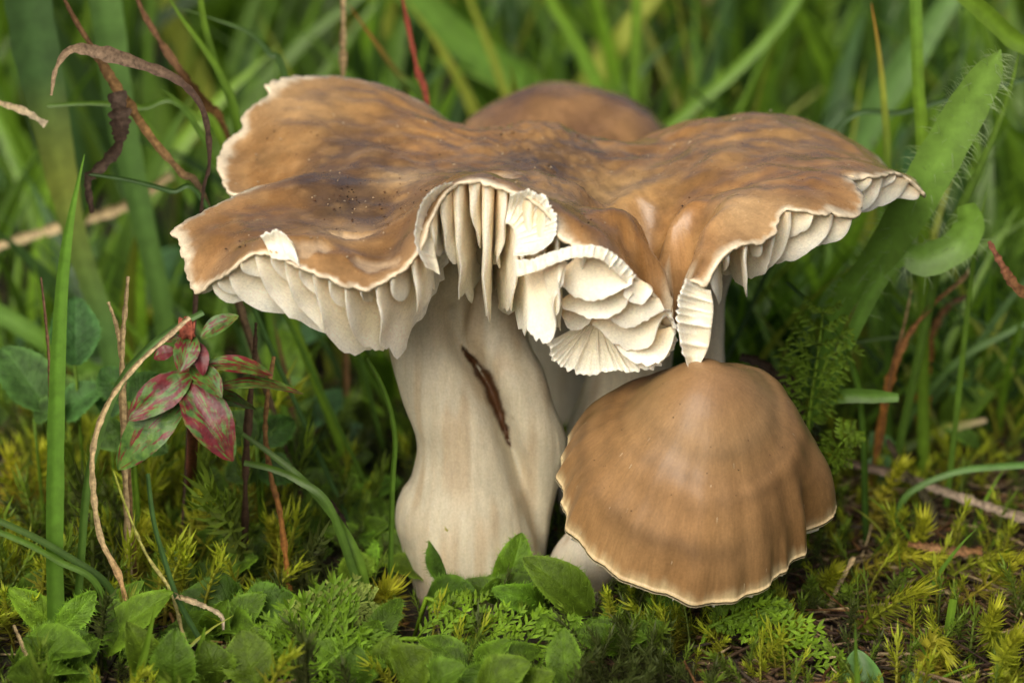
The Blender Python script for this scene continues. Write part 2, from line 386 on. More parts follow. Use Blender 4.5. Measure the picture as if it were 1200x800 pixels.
    e1 = (1-sm(0.25, 1.0, rd/edge*0.5))[:, None]; col = col*(1-e1)+np.array([0.86, 0.78, 0.58])*e1
    e2 = ((1-sm(0.05, 0.4, rd))*0.35)[:, None]; col = col*(1-e2)+np.array([0.46, 0.30, 0.15])*e2
    th = 0.035+0.3*sm(0, 1.3, rd)
    bot = top-nn*th[:, None]
    mb = MB(); F = [tuple(f) for f in fs]
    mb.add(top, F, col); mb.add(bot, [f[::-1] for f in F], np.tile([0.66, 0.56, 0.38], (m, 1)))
    cnt = {}
    for f in F:
        for i in range(3):
            a, b = f[i], f[(i+1) % 3]; cnt[(a, b)] = cnt.get((a, b), 0)+1
    side = [(b, a, a+m, b+m) for (a, b) in cnt if (b, a) not in cnt]
    mb.f.extend(side)
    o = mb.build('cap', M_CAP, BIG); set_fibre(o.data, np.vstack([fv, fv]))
    o['label'] = 'wavy greasy brown fused cap with torn pale margin'; o['_o'] = list(BIG['_o'])
    return xy, o
RIMXY, CAPO = build_cap()

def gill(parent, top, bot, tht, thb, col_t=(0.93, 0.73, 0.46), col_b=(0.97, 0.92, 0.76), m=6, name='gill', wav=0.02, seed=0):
    """a fleshy plate between a top line and a free lower edge"""
    n = len(top); V = []; C = []; Fv = []
    T = np.gradient(np.asarray(top)+np.asarray(bot), axis=0)
    for i in range(n):
        side = nrm(np.cross(T[i], np.asarray(top[i])-np.asarray(bot[i])+1e-6))
        rows = []
        for j in range(m):
            v = j/(m-1); p = np.asarray(top[i])*(1-v)+np.asarray(bot[i])*v
            p = p + side*wav*nz((p[0]+seed, p[1], p[2]), 2.6)*1.6*v
            th = (tht*(1-v)**1.3+thb*(1-(1-v)**1.3))*(0.35+0.65*min(1, i/2.0))
            if j == m-1: th *= 0.25
            rows.append((p, th, v))
        for (p, th, v) in rows: V.append(p-side*th*.5)
        for (p, th, v) in rows[::-1]: V.append(p+side*th*.5)
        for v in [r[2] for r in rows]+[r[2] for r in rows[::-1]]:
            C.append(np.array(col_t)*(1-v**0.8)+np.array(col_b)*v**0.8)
            Fv.append((seed*1.7, v*0.6, i/n*0.5))
    f = grid_faces(n, 2*m)
    f.append(tuple(range(2*m))); f.append(tuple((n-1)*2*m+k for k in range(2*m))[::-1])
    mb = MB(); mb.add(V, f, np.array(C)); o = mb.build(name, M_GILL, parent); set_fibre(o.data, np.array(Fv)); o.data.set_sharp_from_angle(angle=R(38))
    return o

def cap_gill(parent, p0, q, frac, dmax, rampd, tht, lean, seed, inset=0.05, d0=0.02, curve=0.0, n=24):
    p0 = np.asarray(p0, float); q = np.asarray(q, float); L = np.linalg.norm(q-p0)*frac; d = nrm(q-p0); lat = np.array([-d[1], d[0]])
    s = (np.linspace(0, 1, n)**1.5)*(L-inset)+inset
    xy = p0+d*s[:, None]+lat*(curve*np.sin(math.pi*s/L))[:, None]
    z = capz(xy)-0.03-0.12*sm(0, 0.8, s)
    dep = d0+dmax*np.sqrt(np.clip((s-inset)/rampd, 0, 1)*(2-np.clip((s-inset)/rampd, 0, 1)))*(1-0.25*s/L)
    if frac < 0.9: dep *= (1-sm(0.55, 1.0, s/L)*0.9)
    dep *= 1+0.10*np.array([nz((seed*3.1, a*3, 0), 1.5) for a in s])-0.10*np.array([max(0, nz((seed*3.1, a*9, 0), 1.5)-.1) for a in s])
    top = np.c_[xy, z]; bot = np.c_[xy+lat*(lean*dep)[:, None]+d*(0.12*dep)[:, None], z-dep]
    return gill(parent, top, bot, tht*.75, tht*0.28, seed=seed, wav=.05)

def rim_index(px, py, Y):
    p = P(px, py, Y)[:2]; return int(np.argmin(np.linalg.norm(RIMXY-p, axis=1)))
def rim_walk(a, b, step):
    ia, ib = rim_index(*a), rim_index(*b); n = len(RIMXY)
    fw = (ib-ia) % n; bw = (ia-ib) % n
    idx = [(ia+k) % n for k in range(fw+1)] if fw <= bw else [(ia-k) % n for k in range(bw+1)]
    pts = RIMXY[idx]; return resample(pts, step)

STEM_A = P(505, 380, -0.9)[:2]; STEM_S = P(572, 380, -0.7)[:2]; STEM_C = P(735, 400, 0.5)[:2]; STEM_B = P(835, 350, 0.3)[:2]
gs = [0]
STEM_F = P(520, 400, -1.95)[:2]; STEM_G = P(838, 345, -1.5)[:2]
def run(a, b, step, q, dmax, rampd, tht, lean, fr=(1.0, 0.42, 0.7, 0.42), dfac=(1.0, .45, .8, .5), **kw):
    pts = rim_walk(a, b, step)
    for i, p in enumerate(pts):
        gs[0] += 1; k = gs[0] % len(fr); u = i/max(1, len(pts)-1)
        D = dmax if np.isscalar(dmax) else dmax[0]*(1-u)+dmax[1]*u
        cap_gill(BIG, p, q, fr[k], D*dfac[k]*random.uniform(.9, 1.1), rampd*random.uniform(.85, 1.2), tht*random.uniform(.8, 1.15), lean*random.uniform(.6, 1.3), gs[0], curve=random.uniform(-.06, .06), **kw)
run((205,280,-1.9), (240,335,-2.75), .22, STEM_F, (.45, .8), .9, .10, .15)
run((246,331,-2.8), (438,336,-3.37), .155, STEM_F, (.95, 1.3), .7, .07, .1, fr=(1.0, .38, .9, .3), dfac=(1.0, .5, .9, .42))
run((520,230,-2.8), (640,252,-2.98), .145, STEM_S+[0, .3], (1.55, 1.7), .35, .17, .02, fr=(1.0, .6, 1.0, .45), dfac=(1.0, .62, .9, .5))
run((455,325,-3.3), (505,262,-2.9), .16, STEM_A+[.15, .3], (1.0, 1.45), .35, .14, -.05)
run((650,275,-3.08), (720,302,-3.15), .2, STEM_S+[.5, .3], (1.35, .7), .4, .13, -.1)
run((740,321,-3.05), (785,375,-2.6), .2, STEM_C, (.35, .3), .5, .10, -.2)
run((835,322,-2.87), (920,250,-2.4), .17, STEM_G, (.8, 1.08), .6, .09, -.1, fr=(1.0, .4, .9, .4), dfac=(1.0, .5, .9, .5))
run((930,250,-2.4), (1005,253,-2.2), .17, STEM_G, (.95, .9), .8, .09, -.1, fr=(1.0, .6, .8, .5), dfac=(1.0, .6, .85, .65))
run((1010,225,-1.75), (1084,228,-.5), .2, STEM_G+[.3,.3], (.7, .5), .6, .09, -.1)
# far side, seen only between the stems
run((540,150,2.3), (255,195,.5), .5, STEM_A, .7, .8, .12, 0)
run((1060,206,.3), (870,158,3.4), .55, STEM_B, .6, .8, .12, 0)

def fan(outer, inner, ridges, amp, seed, thick=0.05, name='curled_margin', label=None, bulge=0.25, parent=BIG):
    """a margin curled towards the viewer: a sheet with radiating ridges"""
    nu, nv = ridges*7+1, 12
    O = catmull([P(*p) for p in outer], nu); I = catmull([P(*p) for p in inner], nu)
    V = []; C = []; Fv = []
    for i in range(nu):
        ph = i/(nu-1)*ridges + 0.9*nz((seed*7.3, i*0.045, 0), 1)
        rid = (0.5+0.5*math.cos(2*math.pi*ph))**4*(0.7+0.6*nz((round(ph)*3.7, seed, 1.5), 1))
        short = (int(round(ph)) % 2 == 1); rag = 0.06*nz((i*.31, seed, 2), 1)+0.05*nz((i*.09, seed, 5), 1)
        for j in range(nv):
            v = j/(nv-1); vv = v+rag*(1-v)*1.2; p = O[i]*(1-vv)+I[i]*vv
            env = math.sin(math.pi*min(1, v*1.02+0.03))**0.6*(1 if not short else max(0, 1-v*1.6))
            p = p - FWD*(amp*rid*env - bulge*math.sin(math.pi*v)*0.5) + np.array([0, 0, 0.012*nz((i*.2, j*.5, seed), 1)])
            V.append(p); k = 0.35*rid
            C.append(np.array([0.95, 0.90, 0.74])*(1-0.45*v)+np.array([0.86, 0.68, 0.42])*0.45*v)
            Fv.append((i*.02, v*.3, seed))
    V = np.array(V); B = V + FWD*thick*0.8 + np.array([0, 0, .0])
    mb = MB(); F = grid_faces(nu, nv); m = len(V)
    mb.add(V, F, np.array(C)); mb.add(B, [f[::-1] for f in F], (0.4, 0.24, 0.1))
    per = [i*nv for i in range(nu)]+[(nu-1)*nv+j for j in range(1, nv)]+[i*nv+nv-1 for i in range(nu-2, -1, -1)]+[j for j in range(nv-2, 0, -1)]
    mb.f.extend([(per[k], per[(k+1) % len(per)], per[(k+1) % len(per)]+m, per[k]+m) for k in range(len(per))])
    o = mb.build(name, M_GILL, parent); set_fibre(o.data, np.vstack([Fv, Fv]))
    if label: o['label'] = label
    return o
fan([(500,314,-3.25),(487,288,-3.15),(487,262,-3.05),(496,234,-2.95),(513,218,-2.87),(530,213,-2.8)],
    [(516,322,-2.9),(510,296,-2.8),(508,276,-2.75),(510,260,-2.65),(520,242,-2.55),(532,230,-2.5)], 11, .09, 1, label='pale ribbed edge of the raised arch, left side')
fan([(598,227,-2.85),(622,223,-2.9),(641,233,-2.98),(652,256,-3.05),(649,280,-3.12),(628,298,-3.2)],
    [(592,262,-2.7),(598,264,-2.7),(602,270,-2.7),(604,278,-2.75),(604,288,-2.8),(602,300,-2.9)], 15, .07, 2, label='pale ribbed edge of the raised arch, right side')
fan([(604,304,-3.18),(622,304,-3.24),(646,295,-3.28),(674,288,-3.3),(704,289,-3.28),(726,302,-3.2),(746,323,-3.1)],
    [(606,324,-3.2),(626,319,-3.3),(650,309,-3.36),(675,302,-3.38),(700,303,-3.36),(716,314,-3.28),(736,333,-3.16)], 22, .05, 3, label='narrow frilled margin running right from the arch', bulge=.05)
fan([(640,402,-2.55),(648,420,-2.55),(662,432,-2.55),(690,439,-2.55),(720,434,-2.55),(738,436,-2.55),(765,431,-2.55),(786,414,-2.56),(793,388,-2.58),(786,362,-2.6)],
    [(692,374,-2.25),(694,377,-2.25),(696,379,-2.25),(699,381,-2.25),(703,382,-2.25),(708,382,-2.25),(715,380,-2.25),(722,376,-2.3),(728,370,-2.35),(732,362,-2.4)], 22, .10, 4, label='fan of white gills on the drooping lobe beside the groove', bulge=.3)
fan([(804,326,-2.95),(795,350,-2.92),(793,375,-2.9),(798,405,-2.85),(809,438,-2.8)],
    [(833,341,-2.9),(836,360,-2.87),(834,382,-2.85),(829,410,-2.8),(812,440,-2.78)], 11, .09, 5, label='narrow white gilled fold hanging over the small cap')
# petal-like gills of the drooping lobe: (upper line, free edge), nearest first
def petal(top, bot, Y0, Y1, seed, n=26):
    T = catmull([P(x, y, Y0+(Y1-Y0)*k/(len(top)-1)) for k, (x, y) in enumerate(top)], n)
    Bt = catmull([P(x, y, Y0+(Y1-Y0)*k/(len(bot)-1)-.12) for k, (x, y) in enumerate(bot)], n)
    rg = np.array([.05*nz((seed*2.3, i*.35, 0), 1)+.03*nz((seed*2.3, i*.9, 4), 1) for i in range(n)])
    Bt = Bt+(T-Bt)*rg[:, None]*2
    gill(BIG, T, Bt, .06, .022, seed=seed, m=8, wav=.09)
for k, (tp, bt, ya, yb) in enumerate([
    ([(650,326),(684,298),(716,304),(742,322)], [(656,332),(668,344),(690,353),(718,346),(740,330)], -2.9, -3.08),
    ([(656,354),(690,332),(725,335),(742,340)], [(660,360),(690,372),(712,372),(732,362),(742,345)], -2.72, -2.98),
    ([(732,326),(745,326),(756,332),(764,340)], [(730,346),(740,354),(752,355),(762,346),(765,341)], -2.95, -2.95),
    ([(706,368),(730,345),(760,345),(774,352)], [(712,372),(728,383),(745,382),(762,370),(775,356)], -2.65, -2.85),
    ([(693,376),(720,362),(755,365),(782,368)], [(696,378),(718,402),(740,409),(762,406),(784,376)], -2.48, -2.72),
    ([(717,402),(740,390),(765,388),(788,384)], [(718,404),(735,420),(755,428),(775,424),(790,392)], -2.42, -2.66),
    ([(658,368),(668,348),(680,352),(692,356)], [(660,372),(666,384),(678,387),(688,380),(693,362)], -2.55, -2.5)]):
    petal(tp, bt, ya, yb, 400+k)
for k, (tp, bt, ya, yb) in enumerate([
    ([(616,320),(632,316),(648,310),(662,306)], [(620,384),(632,397),(645,396),(657,334)], -2.9, -3.15),
    ([(636,312),(644,310),(652,308),(658,308)], [(640,352),(644,368),(648,364),(655,330)], -3.05, -3.2)]):
    petal(tp, bt, ya, yb, 420+k)
# torn flap on the front left margin
fan([(305,276,-3.1),(318,270,-3.1),(330,272,-3.12),(342,282,-3.15)], [(318,302,-3.2),(328,304,-3.22),(340,305,-3.25),(352,312,-3.3)], 4, .05, 6, name='torn_flap', label='small pale torn flap standing on the margin', parent=CAPO)

# ------------------------------------------------------------------ stems
def ring_tube(rings, depth=0.85, sides=28):
    """rings = (left px, right px, py, Y)"""
    V = []
    for (l, r, py, Y) in rings:
        c = P((l+r)/2, py, Y); rad = np.linalg.norm(P(r, py, Y)-P(l, py, Y))/2
        for k in range(sides):
            a = 2*math.pi*k/sides; V.append(c+np.array([math.cos(a)*rad, math.sin(a)*rad*depth, 0]))
    n = len(rings); f = grid_faces(n, sides, True)+[tuple(range(sides))[::-1], tuple((n-1)*sides+k for k in range(sides))]
    return V, f
def dense(rings, n=24): return [tuple(x) for x in catmull(np.array(rings, float), n)]
def stem(parent, sets, name, label, voxel=0.045, col=(0.50, 0.455, 0.335), smooth=10, blobs=(), crack=()):
    mb = MB()
    for s in sets:
        V, f = ring_tube(dense(s)); mb.add(V, f, col)
    for (px, py, Y, rx, ry, rz) in blobs:
        c = P(px, py, Y); V = []; 
        for i in range(1, 14):
            t = math.pi*i/14
            for k in range(20):
                a = 2*math.pi*k/20; V.append(c+np.array([rx*math.sin(t)*math.cos(a), ry*math.sin(t)*math.sin(a), rz*math.cos(t)]))
        mb.add(V, grid_faces(13, 20, True)+[tuple(range(20)), tuple(12*20+k for k in range(20))[::-1]], col)
    o = mb.build('tmp_stem', M_STEM, None)
    r = o.modifiers.new('r', 'REMESH'); r.mode = 'VOXEL'; r.voxel_size = voxel
    s = o.modifiers.new('s', 'SMOOTH'); s.iterations = smooth; s.factor = 0.5
    dg = bpy.context.evaluated_depsgraph_get(); ev = o.evaluated_get(dg)
    me0 = ev.to_mesh(); nv = len(me0.vertices); co = np.empty(nv*3); me0.vertices.foreach_get('co', co); co = co.reshape(-1, 3)
    no = np.empty(nv*3); me0.vertices.foreach_get('normal', no); no = no.reshape(-1, 3)
    F = [tuple(p.vertices) for p in me0.polygons]; ev.to_mesh_clear(); bpy.data.objects.remove(o)
    ang = np.arctan2(no[:, 1], no[:, 0])
    rel = np.array([0.008*nz((p[0]*3.2, p[1]*3.2, p[2]*0.4), 1.6)+0.007*nz((p[0]*9, p[1]*9, p[2]*0.5), 1.6) for p in co])
    co = co+no*rel[:, None]
    st = np.array([nz((p[0]*5, p[1]*5, p[2]*0.35), 1.3, 2) for p in co])
    c = np.tile(col, (nv, 1)); k = np.clip(st*1.3, 0, .55)[:, None]; c = c*(1-k)+np.array([0.39, 0.29, 0.17])*k
    k2 = np.clip(-st, 0, .5)[:, None]; c = c*(1-k2)+np.array([0.54, 0.48, 0.34])*k2
    if crack:                        # a ragged split between the two stems, pressed into the surface
        d = co-CAM; dep = d @ FWD; px = 600+(d @ RGT)/dep/K*600; py = 400-(d @ UPV)/dep/K*600
        cp = catmull(np.array(crack, float), 60); dd = np.sqrt((px[:, None]-cp[None, :, 0])**2+(py[:, None]-cp[None, :, 1])**2)
        j = dd.argmin(1); rag = np.array([1+.5*nz((a*.05, b*.09, 1), 1) for a, b in zip(px, py)])
        ins = np.clip(1-(dd.min(1)/(cp[j, 2]*rag))**2, 0, 1)*((no @ FWD) < .2)
        co = co+FWD*(.15*np.sqrt(ins))[:, None]; k3 = (sm(.05, .5, ins))[:, None]; c = c*(1-k3)+np.array([.12, .055, .022])*k3
        gp = catmull(np.array([(526,365),(534,392),(545,414),(570,446),(584,480),(597,520),(608,550),(622,590),(634,640)], float), 80)
        gd = np.sqrt((px[:, None]-gp[None, :, 0])**2+(py[:, None]-gp[None, :, 1])**2); gj = gd.argmin(1)/79; gd = gd.min(1)
        co = co+FWD*(.20*np.exp(-(gd/11)**2)*(1-sm(.55, 1.0, gj)*.75)*((no @ FWD) < .3))[:, None]
        lip = np.exp(-((dd.min(1)-cp[j, 2]*rag*1.25)/3.0)**2)*((no @ FWD) < .2); co = co-FWD*(.03*lip)[:, None]
    mb = MB(); mb.add(co, F, c); o = mb.build(name, M_STEM, parent); set_fibre(o.data, np.c_[co[:, 0]*1.4, co[:, 1]*1.4, co[:, 2]*0.10])
    o['label'] = label
    return o
stem(BIG, [[(415,590,275,-.9),(436,562,325,-.9),(448,548,375,-.9),(455,552,407,-.9),(466,572,453,-.95),(478,588,487,-1.0),(489,602,521,-1.0),(481,612,560,-1.0),(471,625,598,-1.0),(474,636,640,-1.0),(485,632,690,-1.0),(500,620,720,-1.0)],
           [(510,650,285,-.5),(524,632,335,-.5),(532,615,372,-.6),(550,622,404,-.75),(562,640,436,-.85),(574,648,470,-.9),(584,662,505,-.9),(596,666,530,-.9),(592,660,551,-.9),(585,648,600,-.9),(578,640,650,-.9),(580,630,700,-.9)]],
     'stem', 'pair of pale fused stems split by a dark crack', blobs=[(505,606,-1.0,.42,.5,.55),(520,632,-1.0,.5,.5,.5)], voxel=.036, smooth=16, crack=[(541,408,2),(556,426,5),(570,446,8),(581,470,7),(588,494,6),(597,522,2)])
stem(BIG, [[(700,800,330,.6),(695,792,395,.6),(684,786,445,.6),(668,780,490,.6),(655,775,540,.6),(655,775,600,.6)]], 'stem', 'short pale stem in the shade behind the small cap', col=(.62, .55, .40))
stem(BIG, [[(800,870,300,.3),(812,852,345,.3),(817,850,385,.3),(820,850,425,.3),(822,854,500,.3),(815,860,580,.3)]], 'stem', 'thin white stem under the right-hand cap', col=(.66, .6, .46))

# ------------------------------------------------------------------ polar caps: small tilted cap, rear cap
def polar_cap(parent, center, axis, xdir, rad, prof, colf, mat, nth=220, nr=64, rimf=None, relief=None, thick=0.3, label=None, lobes=10):
    axis = nrm(axis); xd = nrm(np.asarray(xdir)-axis*np.dot(xdir, axis)); yd = np.cross(axis, xd)
    ts = np.linspace(0, 1, nr)**0.85; pr = np.array(prof); V = []; C = []; Fv = []
    for t in ts:
        h = np.interp(t, pr[:, 0], pr[:, 1])
        for k in range(nth):
            a = 2*math.pi*k/nth; rr, dz = rimf(a, t)
            p = center + (xd*math.cos(a)+yd*math.sin(a))*rad*t*rr + axis*(h+dz)
            V.append(p); C.append(colf(a, t, p)); Fv.append((math.cos(a)*.55, math.sin(a)*.55, t*.22))
    V = np.array(V); n1 = len(V)
    B = []
    for i, t in enumerate(ts):
        th = thick*(1-t**2)+0.035
        B.extend(V[i*nth:(i+1)*nth]-axis*th)
    F = grid_faces(nr, nth, True); mb = MB(); mb.add(V, F, np.array(C)); mb.add(B, [f[::-1] for f in F], np.tile([0.66, .56, .38], (n1, 1)))
    L = (nr-1)*nth; mb.f.extend([(L+k, L+k+n1, L+(k+1) % nth+n1, L+(k+1) % nth) for k in range(nth)])
    o = mb.build('cap', mat, parent); set_fibre(o.data, np.vstack([Fv, Fv]))
    if label: o['label'] = label
    return V[L:L+nth], xd, V

from functools import lru_cache
SMALL = thing('mushroom', G(690, 680, 0.0), 'small mushroom with tilted conical tan cap in front of the fused pair', 'mushroom', 'mushrooms of the clump')
sc_c = P(808, 584, -2.25); TILT = R(24)
sc_ax = np.array([0.10, -math.sin(TILT), math.cos(TILT)])
sprof = [(0,1.9),(.1,1.88),(.2,1.81),(.3,1.70),(.42,1.50),(.55,1.27),(.68,1.06),(.8,.79),(.89,.54),(.95,.31),(1,0)]
sx = np.linspace(0, 1, 80); sy = np.interp(sx, *np.array(sprof).T); 
for _ in range(6): sy[1:-1] = (sy[:-2]+sy[1:-1]*2+sy[2:])/4
sprof = np.c_[sx, sy]
def s_rim(a, t):
    # a: 0 = right, -90 deg = towards the viewer
    wob = 0.035*math.sin(3*a+.6)+0.025*math.sin(5*a+2.0)+0.012*math.sin(11*a)+0.008*math.sin(23*a+1)
    scal = (-0.02*abs(math.sin(11*a+1.6*math.sin(2*a+1)))-.02*abs(noise.noise(Vector((math.cos(a)*7, math.sin(a)*7, 3))))-.012*abs(noise.noise(Vector((math.cos(a)*22, math.sin(a)*22, 3)))))*sm(.85, 1, t)
    dent = 0.0
    d = math.atan2(math.sin(a-R(-18)), math.cos(a-R(-18)))
    notch = -0.16*math.exp(-(d/R(7))**2)*sm(.7, 1, t)
    d2 = math.atan2(math.sin(a-R(-2)), math.cos(a-R(-2))); lob = .05*math.exp(-(d2/R(9))**2)*sm(.6, 1, t)
    d3 = math.atan2(math.sin(a-R(38)), math.cos(a-R(38))); dz = 0.20*math.exp(-(d3/R(36))**2)*math.exp(-((t-.62)/.24)**2)-.10*math.exp(-((d3-R(25))/R(16))**2)*math.exp(-((t-.35)/.13)**2)
    dz += 0.02*math.sin(a*2+1)*t + 0.02*math.sin(t*21+1.3*math.sin(a*2)+1.5*noise.noise(Vector((math.cos(a)*1.5, math.sin(a)*1.5, 4))))*sm(.3, .6, t) + 0.02*noise.noise(Vector((math.cos(a)*2*t, math.sin(a)*2*t, 1)))
    d4 = math.atan2(math.sin(a-R(165)), math.cos(a-R(165))); dz += -.20*math.exp(-(d4/R(42))**2)*math.exp(-((t-.62)/.24)**2)
    dz += -0.05*math.exp(-(d/R(8))**2)*sm(.6, 1, t)
    dz += 0.012*abs(noise.noise(Vector((math.cos(a)*5, math.sin(a)*5, 7))))*sm(.8, .97, t)
    return 1+(wob*sm(.2, 1, t)) + scal + notch + lob, dz
def s_col(a, t, p):
    c = np.array([0.27, 0.140, 0.050])
    k = 0.5+0.5*fbm((math.cos(a)*t*1.4, math.sin(a)*t*1.4, 2), 1.3); c = c*(1-k*.35)+np.array([.38, .24, .11])*k*.5
    ring = 0.5+0.5*math.sin(t*22+1.5*math.sin(a*2)+1.2*nz((math.cos(a), math.sin(a), t), 2)); c = c*(1-.12*ring*sm(.25, .5, t)*(.4+.6*min(1,max(0,.5+nz((math.cos(a)*1.2, math.sin(a)*1.2, t), 1.5)*1.4))))
    bn = 0.0
    for (tc_, wc, amp) in ((.47, .035, .32), (.60, .03, .22), (.71, .035, .25), (.87, .04, .38)):
        tt = tc_+.03*nz((math.cos(a)*1.3, math.sin(a)*1.3, tc_*9), 1.4); bn += amp*math.exp(-((t-tt)/wc)**2)*min(1, max(0, .75+nz((math.cos(a)*1.2, math.sin(a)*1.2, tc_*5), 1.3)*.8))
    c = c*(1-bn)
    u = 1-sm(.05, .4, t); c = c*(1-u*.35)+np.array([.26, .165, .10])*u*.35
    mid = math.exp(-((t-.42)/.16)**2)*.45; c = c*(1-mid)+np.array([.40, .26, .125])*mid
    st = noise.noise(Vector((math.cos(a)*9, math.sin(a)*9, t*.5))); st2 = noise.noise(Vector((math.cos(a)*22, math.sin(a)*22, t*.8)))
    c = c*(1+.07*st+.06*st2*sm(.3, .8, t))
    e0 = .998+.013*st2+.008*st
    e = sm(e0-.03, e0+.008, t)*.85; c = c*(1-e)+np.array([.66, .54, .30])*e
    return c*(1-.15*(1-e))
rim_s, sxd, SCAPV = polar_cap(SMALL, sc_c, sc_ax, (1, 0, 0), 1.53, sprof, s_col, M_SMALL, rimf=s_rim, nth=340, nr=90, label='smooth conical tan cap with fine pale scalloped edge')
for k in range(40):
    a = 2*math.pi*k/40; p0 = rim_s[int(k/40*len(rim_s))]-sc_ax*.03
    dirv = nrm(sc_c-p0); L = 1.15 if k % 2 == 0 else .55
    s = np.linspace(0.04, L, 8); top = np.array([p0+dirv*x+sc_ax*(1.1*min(1, x/1.3)**1.0*0.75) for x in s]); dep = .35*np.sin(np.pi*np.clip(s/L, 0, 1)*.85+.12)
    gill(SMALL, top, top-sc_ax*dep[:, None], .07, .03, m=4, seed=200+k)
stem(SMALL, [[(770,870,520,-1.5),(725,835,570,-1.45),(680,792,610,-1.4),(648,752,645,-1.35),(640,724,678,-1.3),(652,712,715,-1.3)]], 'stem', 'whitish stem base under the small cap', col=(.50, .46, .37), voxel=.04)

REAR = thing('mushroom', G(655, 480, 0.0), 'rounded brown mushroom cap peeking out behind the fused pair', 'mushroom', 'mushrooms of the clump')
rc = P(657, 184, 4.1)
def r_rim(a, t):
    return 1+.05*math.sin(2*a+.5)*t+.03*math.sin(5*a)*t, 0.07*fbm((math.cos(a)*t, math.sin(a)*t, 6), 1.3)-.10*math.exp(-((t-.45)/.18)**2)*(0.5+.5*math.cos(a+1.8))
def r_col(a, t, p):
    k = 0.5+0.6*fbm((math.cos(a)*t*1.5, math.sin(a)*t*1.5, 12), 1.4); k = min(1, max(0, k))
    c = np.array([.14, .075, .04])*(1-k)+np.array([.34, .19, .075])*k
    e = sm(.94, 1, t); return c*(1-e)+np.array([.6, .5, .34])*e
polar_cap(REAR, rc, (-.03, -.12, 1), (1, 0, 0), 1.57, [(0,.95),(.2,.92),(.4,.84),(.6,.68),(.75,.48),(.88,.22),(.96,.02),(1,-.12)], r_col, M_CAP, nth=120, nr=40, rimf=r_rim, label='domed brown cap with a dark wrinkled hollow')
stem(REAR, [[(600,710,175,4.1),(615,700,230,4.1),(620,695,320,4.0),(615,700,420,4.0),(610,705,490,4.0)]], 'stem', 'pale stem hidden behind the fused pair', voxel=.06)
for k in range(24):
    a = 2*math.pi*k/24; d = np.array([math.cos(a), math.sin(a), 0]); s = np.linspace(.4, 1.33, 6)
    top = np.array([rc+d*x+np.array([0, 0, .55-.55*(x/1.4)**2]) for x in s]); dep = .4*np.sin(np.pi*(s-.3)/1.2)
    gill(REAR, top, top-np.array([0, 0, 1])*dep[:, None], .07, .03, m=4, seed=300+k)

# soil crumbs and plant bits lying on the cap
mb = MB()
def crumb(p, r, col):
    V = [p+np.array(d)*r*random.uniform(.5, 1.2) for d in ((1,0,0),(-1,0,0),(0,1,0),(0,-1,0),(0,0,.8),(0,0,-.6))]
    mb.add(V, [(0,2,4),(2,1,4),(1,3,4),(3,0,4),(2,0,5),(1,2,5),(3,1,5),(0,3,5)], col)
for (cx, cy, s, n) in [(415,240,30,60),(300,295,14,22),(330,285,12,12),(690,262,8,14),(470,230,40,20),(560,160,30,10),(600,158,10,8),(860,200,90,16),(350,170,70,14),(620,200,80,24)]:
    for _ in range(n):
        p = cap_hit(random.gauss(cx, s), random.gauss(cy, s*.45)); p[2] = capz(p[None, :2])[0]+.02
        if np.min(np.linalg.norm(RIMXY-p[:2], axis=1)) > .12 and in_poly(p[None, :2], RIMXY)[0]:
            crumb(p, random.uniform(.005, .02), random.choice([(.03,.018,.012),(.05,.03,.02),(.12,.06,.03),(.1,.05,.03),(.45,.33,.2)]))
for _ in range(70):
    j = random.randint(12, 80)*340+random.randrange(340); p = SCAPV[j]
    if p[1] < -1.6: crumb(p, random.uniform(.004, .013), random.choice([(.03,.018,.012),(.05,.03,.02),(.10,.05,.03)]))
tag(mb.build('soil_crumbs', M_DRY), 'tiny dark soil crumbs scattered over the large brown cap', 'crumbs', kind='stuff')

fl = MB()
for _ in range(150):                 # pale loosened fibres of the skin
    p = cap_hit(random.uniform(230, 1010), random.uniform(120, 320)); p[2] = capz(p[None, :2])[0]
    if np.min(np.linalg.norm(RIMXY-p[:2], axis=1)) < .1 or not in_poly(p[None, :2], RIMXY)[0]: continue
    k = int(np.argmin(np.linalg.norm(LOBES-p[:2], axis=1))); d2 = nrm(np.r_[p[:2]-LOBES[k], 0]+[random.uniform(-.3, .3), random.uniform(-.3, .3), 0]); L = random.uniform(.015, .05)
    a, b = p[:2]-d2[:2]*L/2, p[:2]+d2[:2]*L/2; za, zb = capz([a, b]); up = random.uniform(.035, .06); wd = np.array([-d2[1], d2[0], 0])*random.uniform(.003, .008)
    if abs(za-zb) > .5*L: continue
    A, Bq = np.r_[a, za+up*.8], np.r_[b, zb+up]; fl.add([A-wd*.4, A+wd*.4, Bq+wd, Bq-wd, (A+Bq)/2+[0, 0, .012]], [(0, 1, 4), (1, 2, 4), (2, 3, 4), (3, 0, 4)], np.array((.62, .46, .28))*random.uniform(.6, 1.1))
o = fl.build('skin_flecks', M_STEM, CAPO); o['kind'] = 'stuff'
fl = MB()
for _ in range(45):
    i = int(90*(1-random.random()**2*.75))-2; k = random.randrange(340)
    if i < 12: continue
    p = SCAPV[i*340+k]; q2 = SCAPV[min(88, i+random.randint(1, 2))*340+k]
    if p[1] > -1.5: continue
    t_ = nrm(np.cross(q2-p, sc_ax))*random.uniform(.002, .0055); nrm_ = nrm(np.cross(t_, q2-p)); nrm_ *= np.sign(nrm_ @ sc_ax)*.008
    fl.add([p+nrm_-t_, p+nrm_+t_, q2+nrm_+t_*.5, q2+nrm_-t_*.5], [(0, 1, 2, 3)], np.array((.60, .45, .27))*random.uniform(.7, 1.1))
o = fl.build('skin_flecks', M_STEM, SMALL); o['kind'] = 'stuff'

